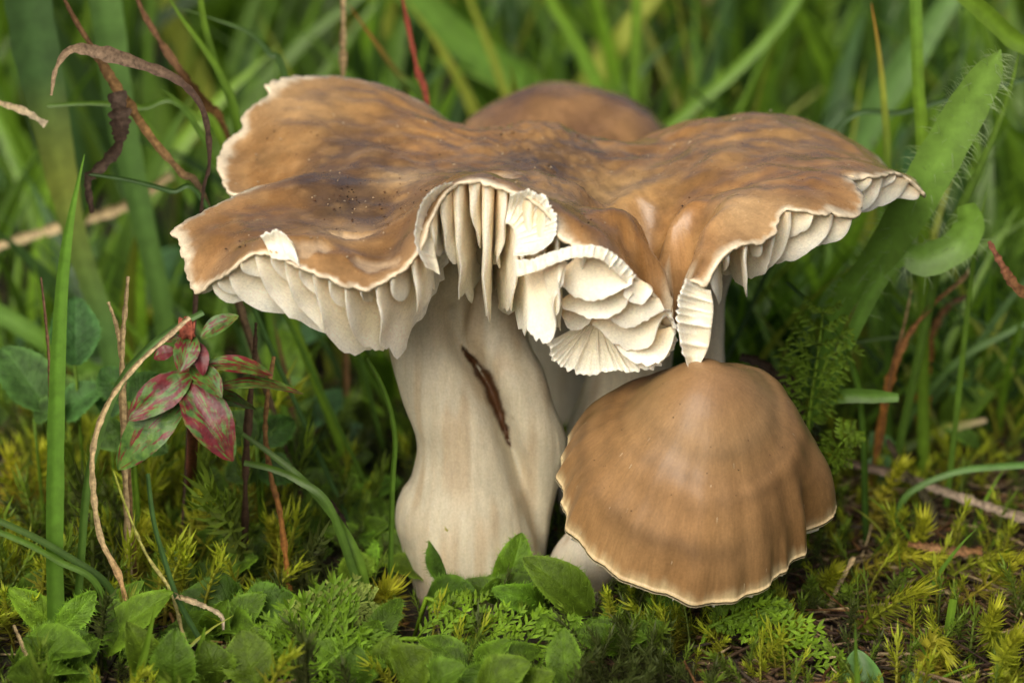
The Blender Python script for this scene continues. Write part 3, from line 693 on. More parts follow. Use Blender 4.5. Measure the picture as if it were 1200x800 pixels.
# ------------------------------------------------------------------ leaves, blades, moss, feathery leaves
def leaf_geo(mb, base, tip, width, col, arch=0.12, fold=0.18, serr=0.012, hairs=60, roll=0.0, curl=0.0, nl=19, nw=7, rib=True, fv=None, shape=0.0, hl=.07, colt=None):
    base = np.asarray(base); tip = np.asarray(tip); L = np.linalg.norm(tip-base); ax = nrm(tip-base)
    tocam = nrm(CAM-base); side = nrm(np.cross(ax, tocam+np.array([0, 0, .6]))); nor = np.cross(side, ax)
    side, nor = side*math.cos(roll)+nor*math.sin(roll), nor*math.cos(roll)-side*math.sin(roll)
    sd_ = random.uniform(0, 99); V = []; C = []; rows = []
    for i in range(nl):
        t = i/(nl-1); wv = (math.sin(math.pi*(0.03+0.95*t)**(0.95+shape))**0.75)*(1-.12*t)
        if i == nl-1: wv *= .35
        c = base+ax*L*t+nor*(arch*L*math.sin(math.pi*t)-curl*L*t*t)
        for j in range(nw):
            u = (j/(nw-1))*2-1; ww = width/2*wv*u
            if abs(u) == 1: ww *= 1+serr*(1 if i % 2 else -1)+.05*nz((sd_, t*4, u), 1.4)
            p = c+side*ww+nor*(fold*abs(ww)-0.25*width*fold*0+.03*width*nz((t*3, u*1.5, sd_), 1.2)*2)
            V.append(p)
            cc = np.array(col)*((.8+.2*t)*(1+.3*(abs(u) < .1)*rib)+(.75*(abs(u) == 1)*rib))
            if colt is not None: cc = cc*(1-t)+np.array(colt)*t
            C.append(cc)
    mb.add(V, grid_faces(nl, nw), np.array(C), [((j/(nw-1))*2-1, i/(nl-1), sd_) for i in range(nl) for j in range(nw)]); V = np.array(V)
    hc = np.array(col)*1.7+np.array([.03, .05, .01])
    for h in range(hairs):
        i = random.randint(1, nl-2); edge = random.random() < .75
        if edge:
            j = random.choice([0, nw-1]); p = V[i*nw+j]*(1-(r := random.random()))+V[(i+1)*nw+j]*r; d = side*(1 if j else -1)*.8+nor*.5+ax*random.uniform(-.2, .7)
        else:
            j = random.randint(1, nw-2); p = V[i*nw+j]; d = nor+side*random.uniform(-.6, .6)+ax*random.uniform(-.3, .8)
        d = nrm(d+rng.normal(0, .25, 3))*hl*random.uniform(.25, 1.25); s = nrm(np.cross(d, tocam))*.003
        mb.add([p-s, p+s, p+d], [(0, 1, 2)], hc)
    return np.array([V])

def herb(name, label, cat, leaves, group=None, mat=None, col=HERB, Yfix=None):
    """leaves: (base px, base py, tip px, tip py, width px, depth shift of tip, roll, brightness)"""
    bs = [G(l[0], min(l[1], 812), .22) if Yfix is None else P(l[0], l[1], Yfix) for l in leaves]
    c0 = np.mean(bs, axis=0); c0[2] = 0
    t = thing(name, c0, label, cat, group)
    for l, b in zip(leaves, bs):
        if l[1] > 812: b = P(l[0], l[1], b[1])
        tipd = P(l[2], l[3], b[1]+l[5]); k = l[7] if len(l) > 7 else 1.0
        mb = MB(); wd = l[4]*.0108
        cc = np.array(col)*k*np.array([random.uniform(.85, 1.15), 1, random.uniform(.85, 1.1)])
        leaf_geo(mb, b, tipd, wd, cc, arch=random.uniform(.05, .16), fold=random.uniform(.1, .45), roll=l[6], hairs=130, curl=random.uniform(0, .12))
        mb.build('leaf', M_HERB, t)
    for b in bs:
        mb = MB(); tube(mb, catmull([[b[0]+.05, b[1]+.1, -.2], [b[0]+.03, b[1]+.06, b[2]*.4], b], 5), .022, np.array(HERB)*1.2, 5); mb.build('leaf_stalk', M_HERB, t)
    return t

H = herb
GRP = 'hairy-leaved herbs on the ground'
H('hairy_herb', 'hairy green herb at the lower left corner with two upright leaves', 'herb', [(68,738,12,690,36,-.1,.2,1.5),(68,742,112,692,32,.1,-.4,1.5),(15,780,105,762,60,-.5,.3,1.1),(70,800,10,790,50,-.4,0,.9),(110,775,60,742,40,.4,0,.7)], GRP)
H('hairy_herb', 'hairy green herb with a folded pale leaf left of the feathery leaves', 'herb', [(118,765,200,692,50,-.1,.3,1.35),(150,770,130,700,40,.3,0,.9),(205,805,206,735,48,0,.1,1.0),(215,705,188,640,46,.3,0,.9),(180,790,150,730,40,-.2,.2,.8)], GRP)
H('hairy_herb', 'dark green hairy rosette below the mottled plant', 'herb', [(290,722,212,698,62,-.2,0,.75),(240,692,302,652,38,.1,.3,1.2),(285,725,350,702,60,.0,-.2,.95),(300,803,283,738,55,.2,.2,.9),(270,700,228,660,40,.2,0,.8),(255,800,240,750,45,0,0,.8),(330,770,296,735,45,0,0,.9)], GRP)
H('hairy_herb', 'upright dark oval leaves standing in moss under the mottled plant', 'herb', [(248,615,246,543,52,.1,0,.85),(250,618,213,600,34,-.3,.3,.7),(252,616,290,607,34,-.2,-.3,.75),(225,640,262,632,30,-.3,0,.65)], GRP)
H('hairy_herb', 'small bright leafy herb just left of the bulging stem base', 'herb', [(408,580,410,545,24,.1,0,1.35),(413,584,469,561,34,0,.3,1.0),(402,584,446,588,26,-.4,-.3,1.0),(396,582,343,558,42,.2,0,.85),(402,613,334,598,44,-.1,.2,.8),(420,600,470,600,30,-.1,0,.7),(405,590,380,565,30,.3,0,.9)], GRP)
H('hairy_herb', 'dark hairy leaves at the foot of the main stem', 'herb', [(518,667,444,627,48,.2,.2,.9),(512,676,448,657,36,-.2,-.2,.85),(532,692,519,608,54,.3,0,.75),(545,692,602,634,62,.3,-.1,.8),(470,640,420,630,28,-.2,.5,1.1),(500,700,555,690,40,-.4,0,.7)], GRP)
H('hairy_herb', 'pair of upright hairy leaves, one rolled, in front of the stems', 'herb', [(588,693,612,625,44,.1,-.4,1.3),(692,716,617,653,50,-.1,.15,.85),(637,707,577,690,32,-.3,.5,1.5),(640,700,590,660,36,.4,0,.8)], GRP)
H('hairy_herb', 'small herb with round leaf lying in the dark gap below the tan cap', 'herb', [(704,722,722,782,58,-.7,.0,.95),(650,748,629,712,24,0,.3,1.5),(660,745,680,722,18,0,-.3,1.7),(664,805,660,735,38,.2,.2,1.2)], GRP)
H('hairy_herb', 'two bright hairy leaves directly below the small cap rim', 'herb', [(772,722,748,790,56,-.7,.1,1.35),(780,738,775,686,38,.2,-.2,1.25),(770,725,800,760,30,-.4,-.3,.9)], GRP)
H('hairy_herb', 'round bright leaf and small sprout between two feathery leaves', 'herb', [(420,682,413,644,42,.1,0,1.35),(432,674,441,634,15,.1,0,2.0),(455,788,460,744,42,0,0,1.15),(470,800,505,762,60,-.1,0,.8),(420,800,418,758,40,0,.2,1.0),(435,760,470,700,30,.4,0,.7)], GRP)
H('hairy_herb', 'rolled green leaves at the bottom edge below the feathery leaf', 'herb', [(602,786,538,792,34,-.3,.5,1.25),(560,815,620,775,50,-.2,0,.9),(500,815,545,780,46,-.2,.2,.9),(600,820,650,790,40,-.2,0,.9)], GRP)
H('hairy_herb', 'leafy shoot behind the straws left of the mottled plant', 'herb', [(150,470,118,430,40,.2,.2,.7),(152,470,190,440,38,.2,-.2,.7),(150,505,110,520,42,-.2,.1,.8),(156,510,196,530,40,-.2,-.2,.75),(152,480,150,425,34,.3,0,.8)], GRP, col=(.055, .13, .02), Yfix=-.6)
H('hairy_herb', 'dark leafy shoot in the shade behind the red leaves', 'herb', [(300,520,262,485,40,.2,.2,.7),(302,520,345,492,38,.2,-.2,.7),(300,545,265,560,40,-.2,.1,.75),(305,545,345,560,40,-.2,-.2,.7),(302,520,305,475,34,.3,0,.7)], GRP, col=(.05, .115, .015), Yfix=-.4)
H('hairy_herb', 'three blue-green hairy leaves behind the bright grass blade', 'herb', [(54,480,3,404,62,.3,0,.95),(74,490,124,452,46,0,.2,1.0),(88,428,88,347,58,.3,.0,.85),(128,490,130,440,36,.3,0,.9),(40,490,75,470,30,-.2,0,.8)], GRP, col=(.055, .13, .03), Yfix=.2)
def rosette(label, px, py, n, L, seed, k=1.0):
    rnd = random.Random(seed); c = G(px, py, .12); c0 = c.copy(); c0[2] = 0; t = thing('leaf_rosette', c0, label, 'herb', 'low leaf rosettes')
    for i in range(n):
        a = i*2.4+rnd.uniform(-.3, .3)+seed; el = rnd.uniform(.25, .95); l = L*rnd.uniform(.75, 1.15); d = np.array([math.cos(a)*math.cos(el), math.sin(a)*math.cos(el), math.sin(el)])
        b = c+d*.06; mb = MB(); random.seed(seed*31+i)
        leaf_geo(mb, b, b+d*l, l*rnd.uniform(.5, .66), np.array(HERB)*k*rnd.uniform(.6, 1.3), arch=rnd.uniform(.08, .2), fold=rnd.uniform(.15, .5), hairs=100, curl=rnd.uniform(.05, .25))
        mb.build('leaf', M_HERB, t)
rosette('low leaf rosette at the left edge below the crossing blades', 30, 712, 6, .62, 1)
rosette('low leaf rosette in front of the tan straw foot', 140, 725, 6, .6, 2, 1.1)
rosette('leaf rosette left of the dense feathery leaf', 262, 742, 7, .66, 3, .9)
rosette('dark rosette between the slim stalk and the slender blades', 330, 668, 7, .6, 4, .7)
rosette('leaf rosette touching the left bulge of the stem base', 432, 640, 7, .6, 5, .9)
rosette('leaf rosette in front of the fused stems', 590, 708, 6, .58, 6, .9)
rosette('leaf rosette at the bottom edge under the level feathery leaf', 560, 792, 7, .62, 7, 1.0)
rosette('leaf rosette at the bottom edge left of centre', 420, 792, 7, .6, 8, 1.1)
rosette('leaf rosette in the dark gap below the small cap', 735, 762, 6, .6, 9, 1.0)
rosette('small rosette at the foot of the mottled plant', 238, 622, 6, .55, 10, .75)
rosette('leaf rosette at the bottom left corner', 80, 798, 7, .66, 11, 1.1)
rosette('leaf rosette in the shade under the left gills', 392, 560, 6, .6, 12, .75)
t = thing('smooth_leaf_plant', G(1010, 812, 0), 'smooth glossy green leaf at the bottom edge below the moss', 'leaf')
mb = MB(); b = P(1012, 830, -3.9); leaf_geo(mb, b, P(1003, 760, -3.7), .5, (.09, .2, .045), hairs=0, serr=0, fold=.3); mb.build('leaf', M_BLADE, t)
mb = MB(); leaf_geo(mb, P(1085, 830, -3.8), P(1060, 786, -3.7), .42, (.08, .18, .04), hairs=0, serr=0, fold=.2); mb.build('leaf', M_BLADE, t)
t = thing('smooth_leaf_plant', G(1045, 540, 0), 'pale heart-shaped leaflets low behind the moss at right', 'leaf')
for l in [(1040,545,1022,505,36),(1048,560,1010,545,40),(1060,560,1040,590,30)]:
    mb = MB(); bb = G(l[0], l[1], .3); leaf_geo(mb, bb, P(l[2], l[3], bb[1]), l[4]*.011, (.10, .22, .06), hairs=0, serr=0); mb.build('leaf', M_BLADE, t)

# mottled red and green plant at left
MP = thing('mottled_plant', G(215, 560, 0), 'red and green mottled plant with drooping leaves left of the stems', 'plant')
def mleaf(l, red, Y=-2.7):
    mb = MB(); b = P(l[0], l[1], Y); tp = P(l[2], l[3], Y+l[5])
    leaf_geo(mb, b, tp, l[4]*.0093, (red, red, red), arch=.1, fold=.22, serr=0.01, hairs=0, roll=l[6], nl=17, nw=9, rib=False)
    o = mb.build('leaf', M_MOTTLE, MP)
    n = len(o.data.vertices); j = np.arange(n) % 9; i = np.arange(n)//9
    set_fibre(o.data, np.c_[(j-4)*.16+(i*.03)*np.sign(j-4), i*.045+l[0], np.full(n, l[3])])
for l, red in [((226,392,210,436,32,-.25,.1),.06),((233,402,238,440,20,-.2,0),.3),((236,396,280,370,26,.1,.2),.03),((224,438,150,492,44,-.2,.2),.08),((218,462,138,550,52,-.1,.1),-.02),
               ((216,446,273,540,56,-.35,-.1),.13),((225,428,260,466,32,-.3,.1),.02),((240,428,320,440,28,.1,.3),.09),((246,456,356,462,24,.2,.5),.05),((205,410,180,420,20,0,0),.2),((212,400,190,395,18,.2,0),.12),((230,470,300,480,30,.5,.3),.0)]:
    mleaf(l, red+.045)
mb = MB(); tube(mb, catmull([P(219,384,-2.6),P(224,430,-2.55),P(226,500,-2.45),G(222,590,-.1)], 14), np.linspace(.04, .07, 14), (.2, .07, .04), 7); mb.build('stalk', M_DRY, MP)
mb = MB(); cb = P(219, 385, -2.65)
for k in range(7):
    a = k*2*math.pi/7; d = np.array([math.cos(a), math.sin(a)*.8, 0]); leaf_geo(mb, cb-[0,0,.12], cb+d*.09+np.array([0, 0, .12]), .16, (.22, .06, .035), hairs=0, serr=0, arch=.5, nl=6, nw=4)
mb.build('bud', M_DRY, MP)

# ------------------------------------------------------------------ grass blades that can be told apart
def blade_geo(mb, pts, wd, cols, keel=0.25, roll=0.0, n=22, rough=0.0, taper=(0.7, 1.0, 0.05), hairs=0):
    pts = catmull(pts, n); T = np.gradient(pts, axis=0); V = []; C = []
    cols = np.atleast_2d(np.asarray(cols, float)); cx = np.linspace(0, 1, len(cols))
    wk = np.linspace(0, 1, len(taper)); sd_ = random.uniform(0, 50)
    for i in range(n):
        t = i/(n-1); tg = nrm(T[i]); tocam = nrm(CAM-pts[i]); s = nrm(np.cross(tg, tocam)); u = np.cross(s, tg)
        rr = roll+.35*nz((sd_, t*2, 0), 1); s2 = s*math.cos(rr)+u*math.sin(rr); u2 = u*math.cos(rr)-s*math.sin(rr)
        ww = wd/2*np.interp(t, wk, taper)*(1+rough*(nz((sd_, t*14, 3), 1.3)+.7*nz((sd_, t*34, 5), 1.3))); c = np.array([np.interp(t, cx, cols[:, k]) for k in range(3)])
        V += [pts[i]-s2*ww, pts[i]-s2*ww*.5-u2*ww*keel*.6, pts[i]-u2*ww*keel, pts[i]+s2*ww*.5-u2*ww*keel*.6, pts[i]+s2*ww]
        C += [c*.95, c, c*1.2, c*1.02, c*.95]
    mb.add(V, grid_faces(n, 5), np.array(C)); V = np.array(V)
    for h in range(hairs):
        k = random.randint(2, n-3); x = random.choice([0, 0, 1, 1, random.random(), random.random()]); e0, e1 = V[k*5], V[k*5+4]; r = random.random()
        p = (e0*(1-x)+e1*x)*(1-r)+(V[k*5+5]*(1-x)+V[k*5+9]*x)*r; d = nrm(nrm(e1-e0)*(x-.5)*2.2+nrm(CAM-p)*.6+nrm(T[k])*random.uniform(-.7, .9))
        d = d*random.uniform(.1, .24); q = p+d*.6+np.array([0, 0, -.01]); s = nrm(np.cross(d, CAM-p))*.0032
        mb.add([p-s, p+s, q+s*.6, q-s*.6, p+d+np.array([0, 0, -.05])], [(0, 1, 2, 3), (3, 2, 4)], (.26, .36, .16))
def toward_ground(pts):
    a = pts[-1] if pts[-1][2] < pts[0][2] else pts[0]
    return pts
def blade(name, label, cat, pp, wpx, cols, mat=None, group='grass blades one can tell apart', extend=True, **kw):
    """pp: photo points (px,py,Y) from the tip down; the lower end is carried on into the ground"""
    pts = [P(*p) for p in pp]
    if extend:
        lo = pts[-1]; d = lo-pts[-2]; d[2] = min(d[2], -.2); g = lo.copy()
        steps = max(.3, lo[2]); dirn = nrm(d)
        dirn[2] = min(dirn[2], -2.2); k = (lo[2]+.15)/(-dirn[2])
        if lo[2] > .2: pts.append(lo+dirn*k*.5); pts.append(lo+dirn*k)
    mb = MB(); blade_geo(mb, np.array(pts[::-1]), wpx*.01, cols, n=max(18, 6*len(pts))*(2 if mat is M_DRY else 1), rough=(.55 if mat is M_DRY else .06), **kw)
    o = mb.build(name, mat or M_BLADE, origin=pts[-1]); return tag(o, label, cat, group, 'thing')
TT = (0.8, 1.0, .9, .6, .05)
B = blade
B('grass_blade', 'single bright green upright blade standing at far left in front', 'grass blade', [(99,181,-2.8),(84,250,-2.8),(74,320,-2.8),(69,400,-2.8),(66,480,-2.8),(65,560,-2.8),(64,650,-2.8)], 19, [MID, (.12,.26,.03), (.15,.32,.035)], taper=(1,1,1,.85,.6,.04), keel=.3)
B('grass_blade', 'broad blue-green blade running down from the top left corner', 'grass blade', [(28,-40,3.5),(34,10,3.5),(48,90,3.5),(62,155,3.5),(75,220,3.5),(92,290,3.5),(125,390,3.5)], 58, [MID, (.1,.2,.05), (.2,.24,.04), TEAL, TEAL], taper=(.35,.5,.5,.8,1,1))
B('grass_blade', 'pale ribbed blade behind the dry curled leaf at left', 'grass blade', [(118,-40,4.5),(126,20,4.5),(136,100,4.5),(150,180,4.5),(168,260,4.5),(190,360,4.5)], 42, [MID, (.11,.22,.05), (.13,.25,.06)], taper=(.6,.65,.7,.9,1,1))
B('grass_blade', 'thick green blade leaning in from the left edge over the hairy leaves', 'grass blade', [(-40,345,4.3),(0,368,4.3),(50,398,4.3),(118,446,4.4)], 26, [MID, (.13,.27,.035)], taper=(.9,1,1,.9))
B('withered_grass', 'dark brown withered blade arching over the bent stem at upper left', 'dry grass', [(60,112,-.5),(66,80,-.5),(84,58,-.5),(118,62,-.5),(160,74,-.5),(205,92,-.5),(232,118,-.5),(243,150,-.5),(245,195,-.5),(236,245,-.5)], 10, [DKBROWN, DKBROWN, (.08,.05,.035), (.2,.14,.09), (.35,.25,.15)], mat=M_DRY, taper=(.4,.5,.5,.7,1.2,1.5,.9,.3), extend=True)
B('dry_stalk', 'bent orange-brown dry stem crossing the upper left', 'dry stalk', [(62,-30,.4),(85,18,.4),(112,62,.4),(132,95,.4),(150,122,.4),(180,165,.4),(212,202,.4),(240,235,.4)], 7, [(.06,.04,.025), (.12,.08,.04), (.28,.16,.06), (.13,.075,.03), (.12,.06,.03)], mat=M_DRY, taper=(1,1,1.1,1.8,1.6,1.1,1), keel=.7)
B('withered_grass', 'dark shrivelled leaf hanging twisted from the bent stem', 'dry grass', [(108,250,.2),(103,212,.2),(118,196,.2),(138,172,.2),(141,142,.2),(137,108,.2)], 19, [(.1,.07,.05), DKBROWN, (.1,.07,.05), DKBROWN], mat=M_DRY, taper=(1.2,1.3,1.0,.6,.8,.2), extend=False, roll=.5)
B('withered_grass', 'brown pointed blade curving down towards the upper left cap lobe', 'dry grass', [(150,-30,1.8),(168,15,1.8),(192,55,1.8),(215,88,1.8),(240,122,2.2),(264,160,2.4)], 10, [(.1,.06,.03), BROWN, (.14,.075,.035), (.16,.08,.04)], mat=M_DRY, taper=(1,1.2,1.2,.8,.3))
B('grass_blade', 'slim green blade arching from the top edge to the cap', 'grass blade', [(188,-20,2.2),(212,20,2.2),(240,58,2.2),(262,95,2.2),(280,150,2.2)], 10, [MID, BRIGHT], taper=TT)
B('grass_blade', 'thin blade bending right above the upper left lobe', 'grass blade', [(200,6,2.6),(250,22,2.6),(292,38,2.6),(315,62,2.6),(336,95,2.6)], 8, [MID, TEAL, MID], taper=TT)
B('grass_blade', 'thin vertical blade touching the notch of the left lobe', 'grass blade', [(232,-20,2.4),(240,30,2.4),(254,80,2.4),(276,142,2.4)], 10, [MID, MID, BRIGHT], taper=(1,1,.9,.7))
B('straw', 'pale straw tip pointing in from the left edge', 'straw', [(-30,112,.5),(10,124,.5),(32,132,.5),(54,146,.5)], 8, [(.5,.42,.28), STRAW], mat=M_DRY, taper=(1,1,1,.3), extend=False)
B('straw', 'long pale straw lying slantwise across the blurred left background', 'straw', [(-40,300,6),(30,278,6),(90,260,6),(150,240,6),(200,205,6)], 14, [STRAW, (.48,.38,.22)], mat=M_DRY, taper=(1,1,1,.8), keel=.7, extend=False)
B('grass_blade', 'thin grey-green stalk running level to the lower left lobe', 'grass blade', [(98,203,.2),(150,211,.2),(200,224,.2),(240,238,.2)], 6, [TEAL, DARKG], taper=(1,1,1,.6), extend=True, keel=.7)
B('grass_blade', 'thin green stalk crossing behind the hanging dry leaf', 'grass blade', [(55,124,1.2),(110,121,1.2),(165,126,1.2),(225,140,1.2)], 7, [MID, MID], taper=(.6,1,1,.5), extend=True)
B('grass_blade', 'short bright green blade tip pointing at the left lobe notch', 'grass blade', [(188,102,2.2),(210,120,2.2),(235,140,2.2),(258,158,2.2)], 11, [BRIGHT, BRIGHT, MID], taper=(1,1,.6,.1))
B('grass_blade', 'dark red thin blade slanting behind the upper left cap', 'grass blade', [(468,-20,3.4),(480,40,3.4),(490,85,3.4),(502,130,3.4)], 8, [REDB, REDB], mat=M_DRY, taper=(1,1,.9,.6))
B('straw', 'straight dry stalk rising behind the upper left cap', 'straw', [(402,-20,3.6),(402,40,3.6),(402,100,3.6)], 7, [BROWN, STRAW], mat=M_DRY, taper=(1,1,1), keel=.7)
B('grass_blade', 'green blade with orange tip beside the dry stalk', 'grass blade', [(408,5,4.5),(440,50,4.5),(465,85,4.5),(500,130,4.5)], 12, [MID, MID, ORANGE], taper=TT)
B('grass_blade', 'wide blurred green blade slanting above the rear cap', 'grass blade', [(430,-60,13),(490,0,13),(550,55,13),(620,105,13),(680,160,13)], 55, [(.12,.25,.03), (.15,.3,.035)], taper=(.8,1,1,.8))
B('grass_blade', 'blurred blade leaning left above the rear cap top', 'grass blade', [(620,-60,9),(645,0,9),(672,45,9),(705,110,9),(720,150,9)], 22, [(.13,.27,.035), BRIGHT], taper=(1,1,.9,.6))
B('grass_blade', 'blurred upright blade right of the rear cap top', 'grass blade', [(745,-60,8),(746,0,8),(744,60,8),(741,130,8)], 15, [MID, BRIGHT], taper=(1,1,1,.8))
B('grass_blade', 'blurred blade rising right behind the right-hand cap', 'grass blade', [(960,-60,10),(928,8,10),(870,75,10),(800,135,10),(760,180,10)], 20, [BRIGHT, (.15,.29,.04)], taper=(1,1,.9,.7))
B('grass_blade', 'very wide blurred pale blade above the right-hand cap', 'grass blade', [(930,-80,22),(920,0,22),(905,80,22),(890,170,22)], 60, [(.13,.25,.05), (.16,.28,.06)], taper=(1,1,1,.8))
B('grass_blade', 'wide blurred blade rising from behind the right-hand cap tip', 'grass blade', [(1120,-10,9),(1080,50,9),(1040,110,9),(1010,180,9),(1000,240,9)], 55, [(.1,.2,.05), (.12,.23,.06)], taper=(1,1.1,.9,.5))
B('grass_blade', 'bright upright blade at upper right', 'grass blade', [(1072,-40,2.4),(1074,30,2.4),(1076,100,2.4),(1081,180,2.4)], 15, [BRIGHT, BRIGHT, (.15,.3,.04)], taper=(1,1,1,1))
B('grass_blade', 'thin blade with orange tip left of the bright upright blade', 'grass blade', [(1021,4,2.8),(1030,60,2.8),(1036,120,2.8),(1040,195,2.8)], 11, [MID, MID, YELG, ORANGE], taper=(1,1,.7,.1))
B('grass_blade', 'thin blue-green stalk crossing behind the tall blades at right', 'grass blade', [(1240,84,3.2),(1150,106,3.2),(1060,131,3.2),(980,153,3.2)], 7, [TEAL, TEAL], taper=(1,1,1,1), keel=.7)
B('grass_blade', 'bright blade cutting across the upper right corner', 'grass blade', [(1110,-25,1.5),(1150,12,1.5),(1185,45,1.5),(1230,95,1.5)], 22, [BRIGHT, BRIGHT], taper=(1,1,1,1))
B('grass_blade', 'slim blade standing right of the hairy leaf', 'grass blade', [(1199,40,1.6),(1182,110,1.6),(1155,180,1.6),(1125,245,1.6),(1104,292,1.6)], 12, [MID, BRIGHT], taper=TT)
B('hairy_leaf', 'long hairy green leaf rising beyond the right-hand cap tip', 'leaf', [(1173,58,.2),(1160,82,.2),(1135,125,.25),(1105,178,.3),(1072,235,.4),(1035,295,.6),(985,362,.9)], 50, [(.12,.24,.03), (.16,.30,.045), (.18,.32,.05)], taper=(.05,.1,.5,.85,1,1,.95,.65,.02), hairs=260, keel=.15)
B('curled_leaf', 'green leaf with curled tip below the long hairy leaf', 'leaf', [(1132,240,.5),(1136,262,.5),(1122,288,.5),(1085,305,.5),(1040,312,.6)], 40, [(.13,.26,.04), (.16,.30,.04)], taper=(.1,.2,.6,1,1,.9,.5), hairs=60)
B('grass_blade', 'short pointed blade tip right of the curled leaf', 'grass blade', [(1156,225,1.2),(1148,265,1.2),(1140,310,1.2)], 8, [MID, BRIGHT], taper=(1,.8,.1))
B('grass_blade', 'fine grass leaf arching from the right edge, upper of two', 'grass blade', [(1240,285,3.6),(1185,350,3.6),(1130,425,3.6),(1060,505,3.6)], 11, [MID, TEAL], taper=(1,1,.9,.7))
B('grass_blade', 'fine grass leaf arching from the right edge, lower of two', 'grass blade', [(1240,360,3.2),(1180,390,3.2),(1120,425,3.2),(1065,490,3.2)], 10, [MID, (.1,.2,.05)], taper=(1,1,.9,.7))
B('dry_stalk', 'orange dry stem at right with a thin bent tip', 'dry stalk', [(1143,302,1.6),(1130,325,1.6),(1095,355,1.6),(1065,392,1.6),(1050,425,1.6),(1038,465,1.6)], 9, [BROWN, ORANGE, (.3,.14,.05), BROWN, STRAW], mat=M_DRY, taper=(1,1.2,1.2,.7,.6,.4), keel=.7)
B('dry_stalk', 'short side shoot on the orange dry stem at right', 'dry stalk', [(1068,340,1.6),(1063,365,1.6),(1056,395,1.6),(1046,430,1.6)], 5, [BROWN, BROWN, STRAW], mat=M_DRY, taper=(1,.8,.5), keel=.7)
B('dry_stalk', 'dark hooked tip with blurred orange base at right', 'dry stalk', [(1135,346,3.5),(1112,358,3.5),(1095,385,3.5),(1085,425,3.5),(1082,460,3.5)], 14, [ORANGE, ORANGE, BROWN, DKBROWN], mat=M_DRY, taper=(1.2,1.2,.7,.4), keel=.5)
B('withered_grass', 'reddish-brown dry blade entering at the right edge', 'dry grass', [(1159,283,-1),(1175,312,-1),(1190,335,-1),(1230,380,-1)], 10, [REDB, BROWN, (.25,.1,.06)], mat=M_DRY, taper=(1,1.2,1.1,.6), keel=.5)
B('grass_blade', 'cut-off level green blade beside the feathery leaf at right', 'grass blade', [(1053,466,-.2),(1020,464,-.1),(985,464,.0),(960,470,.1)], 17, [MID, (.13,.27,.04)], taper=(1,1,1,.6), extend=False)
B('grass_blade', 'thin bent green stalk behind the feathery leaf at right', 'grass blade', [(922,330,.3),(955,362,.3),(985,400,.3),(1005,450,.3),(1012,520,.3)], 8, [DARKG, MID, DARKG], taper=(1,1,1,.8,.5), keel=.7)
B('grass_blade', 'short level blade tip touching the orange dry stem', 'grass blade', [(1071,394,2.2),(1030,397,2.2),(990,406,2.2),(960,425,2.2)], 7, [MID, MID], taper=(1,1,.6))
B('grass_blade', 'long thin grass leaf lying over the moss at right', 'grass blade', [(1240,543,.4),(1180,546,.4),(1120,553,.4),(1065,578,.4)], 8, [MID, (.1,.22,.05)], taper=(.5,1,1,1))
B('grass_blade', 'pale green fallen blade on the ground at right', 'grass blade', [(1156,492,3.0),(1110,503,3.0),(1060,525,3.0),(1020,545,3.0)], 14, [MID, MID, YELG, STRAW], taper=(.8,1,1,.5))
B('grass_blade', 'short green blade standing among moss at lower right', 'grass blade', [(1117,702,-2.6),(1111,740,-2.6),(1102,785,-2.6)], 10, [MID, BRIGHT], taper=(1,1,.9))
B('grass_blade', 'blurred little blade tip in front of the smooth leaf', 'grass blade', [(1002,728,-4.6),(1003,765,-4.6),(1005,805,-4.6)], 8, [BRIGHT, MID], taper=(1,.9,.1))
B('grass_blade', 'fine green runner across the moss at lower right', 'grass blade', [(1085,716,-1.6),(1130,728,-1.7),(1170,745,-1.9),(1230,775,-2.2)], 7, [MID, MID, ORANGE], taper=(1,1,.7), extend=False)
B('straw', 'tan straw arching down in front of the mottled plant', 'straw', [(222,372,-2.9),(196,395,-2.9),(160,428,-2.9),(128,470,-2.9),(110,520,-2.9),(109,570,-2.9),(118,630,-2.9),(140,676,-2.9)], 6, [ORANGE, STRAW, STRAW, (.46,.36,.22)], mat=M_DRY, taper=(1,1,1,.9,.8), keel=.7)
B('grass_blade', 'thin green blade arching beside the tan straw', 'grass blade', [(238,366,-2.7),(205,384,-2.7),(170,412,-2.7),(140,450,-2.7),(118,505,-2.7),(102,570,-2.7)], 9, [MID, (.11,.22,.06)], taper=(1,1,1,.7), keel=.5)
B('straw', 'upright forked straw left of the mottled plant', 'straw', [(150,324,-1.8),(147,360,-1.8),(143,410,-1.8),(144,480,-1.8),(146,540,-1.8)], 7, [STRAW, (.36,.26,.13), STRAW], mat=M_DRY, taper=(1,1,.6), keel=.7)
B('straw', 'short slanting straw beside the upright forked straw', 'straw', [(127,354,-1.7),(136,380,-1.7),(142,415,-1.7),(146,470,-1.7)], 6, [BROWN, STRAW], mat=M_DRY, taper=(1,1,.5), keel=.7)
B('dry_stalk', 'thin brown stalk behind the bright grass blade', 'dry stalk', [(48,325,-1.2),(53,370,-1.2),(58,430,-1.2),(62,520,-1.2)], 5, [BROWN, (.14,.08,.05)], mat=M_DRY, taper=(1,1,.4), keel=.7)
B('grass_blade', 'slim blue-green stalk standing in front of the lower left moss', 'grass blade', [(173,555,-3.2),(180,610,-3.2),(194,660,-3.2),(210,705,-3.2),(240,760,-3.2)], 6, [TEAL, TEAL], taper=(1,1,.8), keel=.7)
B('straw', 'hair-thin pale straw slanting through the lower left moss', 'straw', [(133,552,-3.1),(150,600,-3.1),(172,650,-3.1),(200,692,-3.1)], 4, [STRAW, YELG], mat=M_DRY, taper=(1,1,.5), keel=.7)
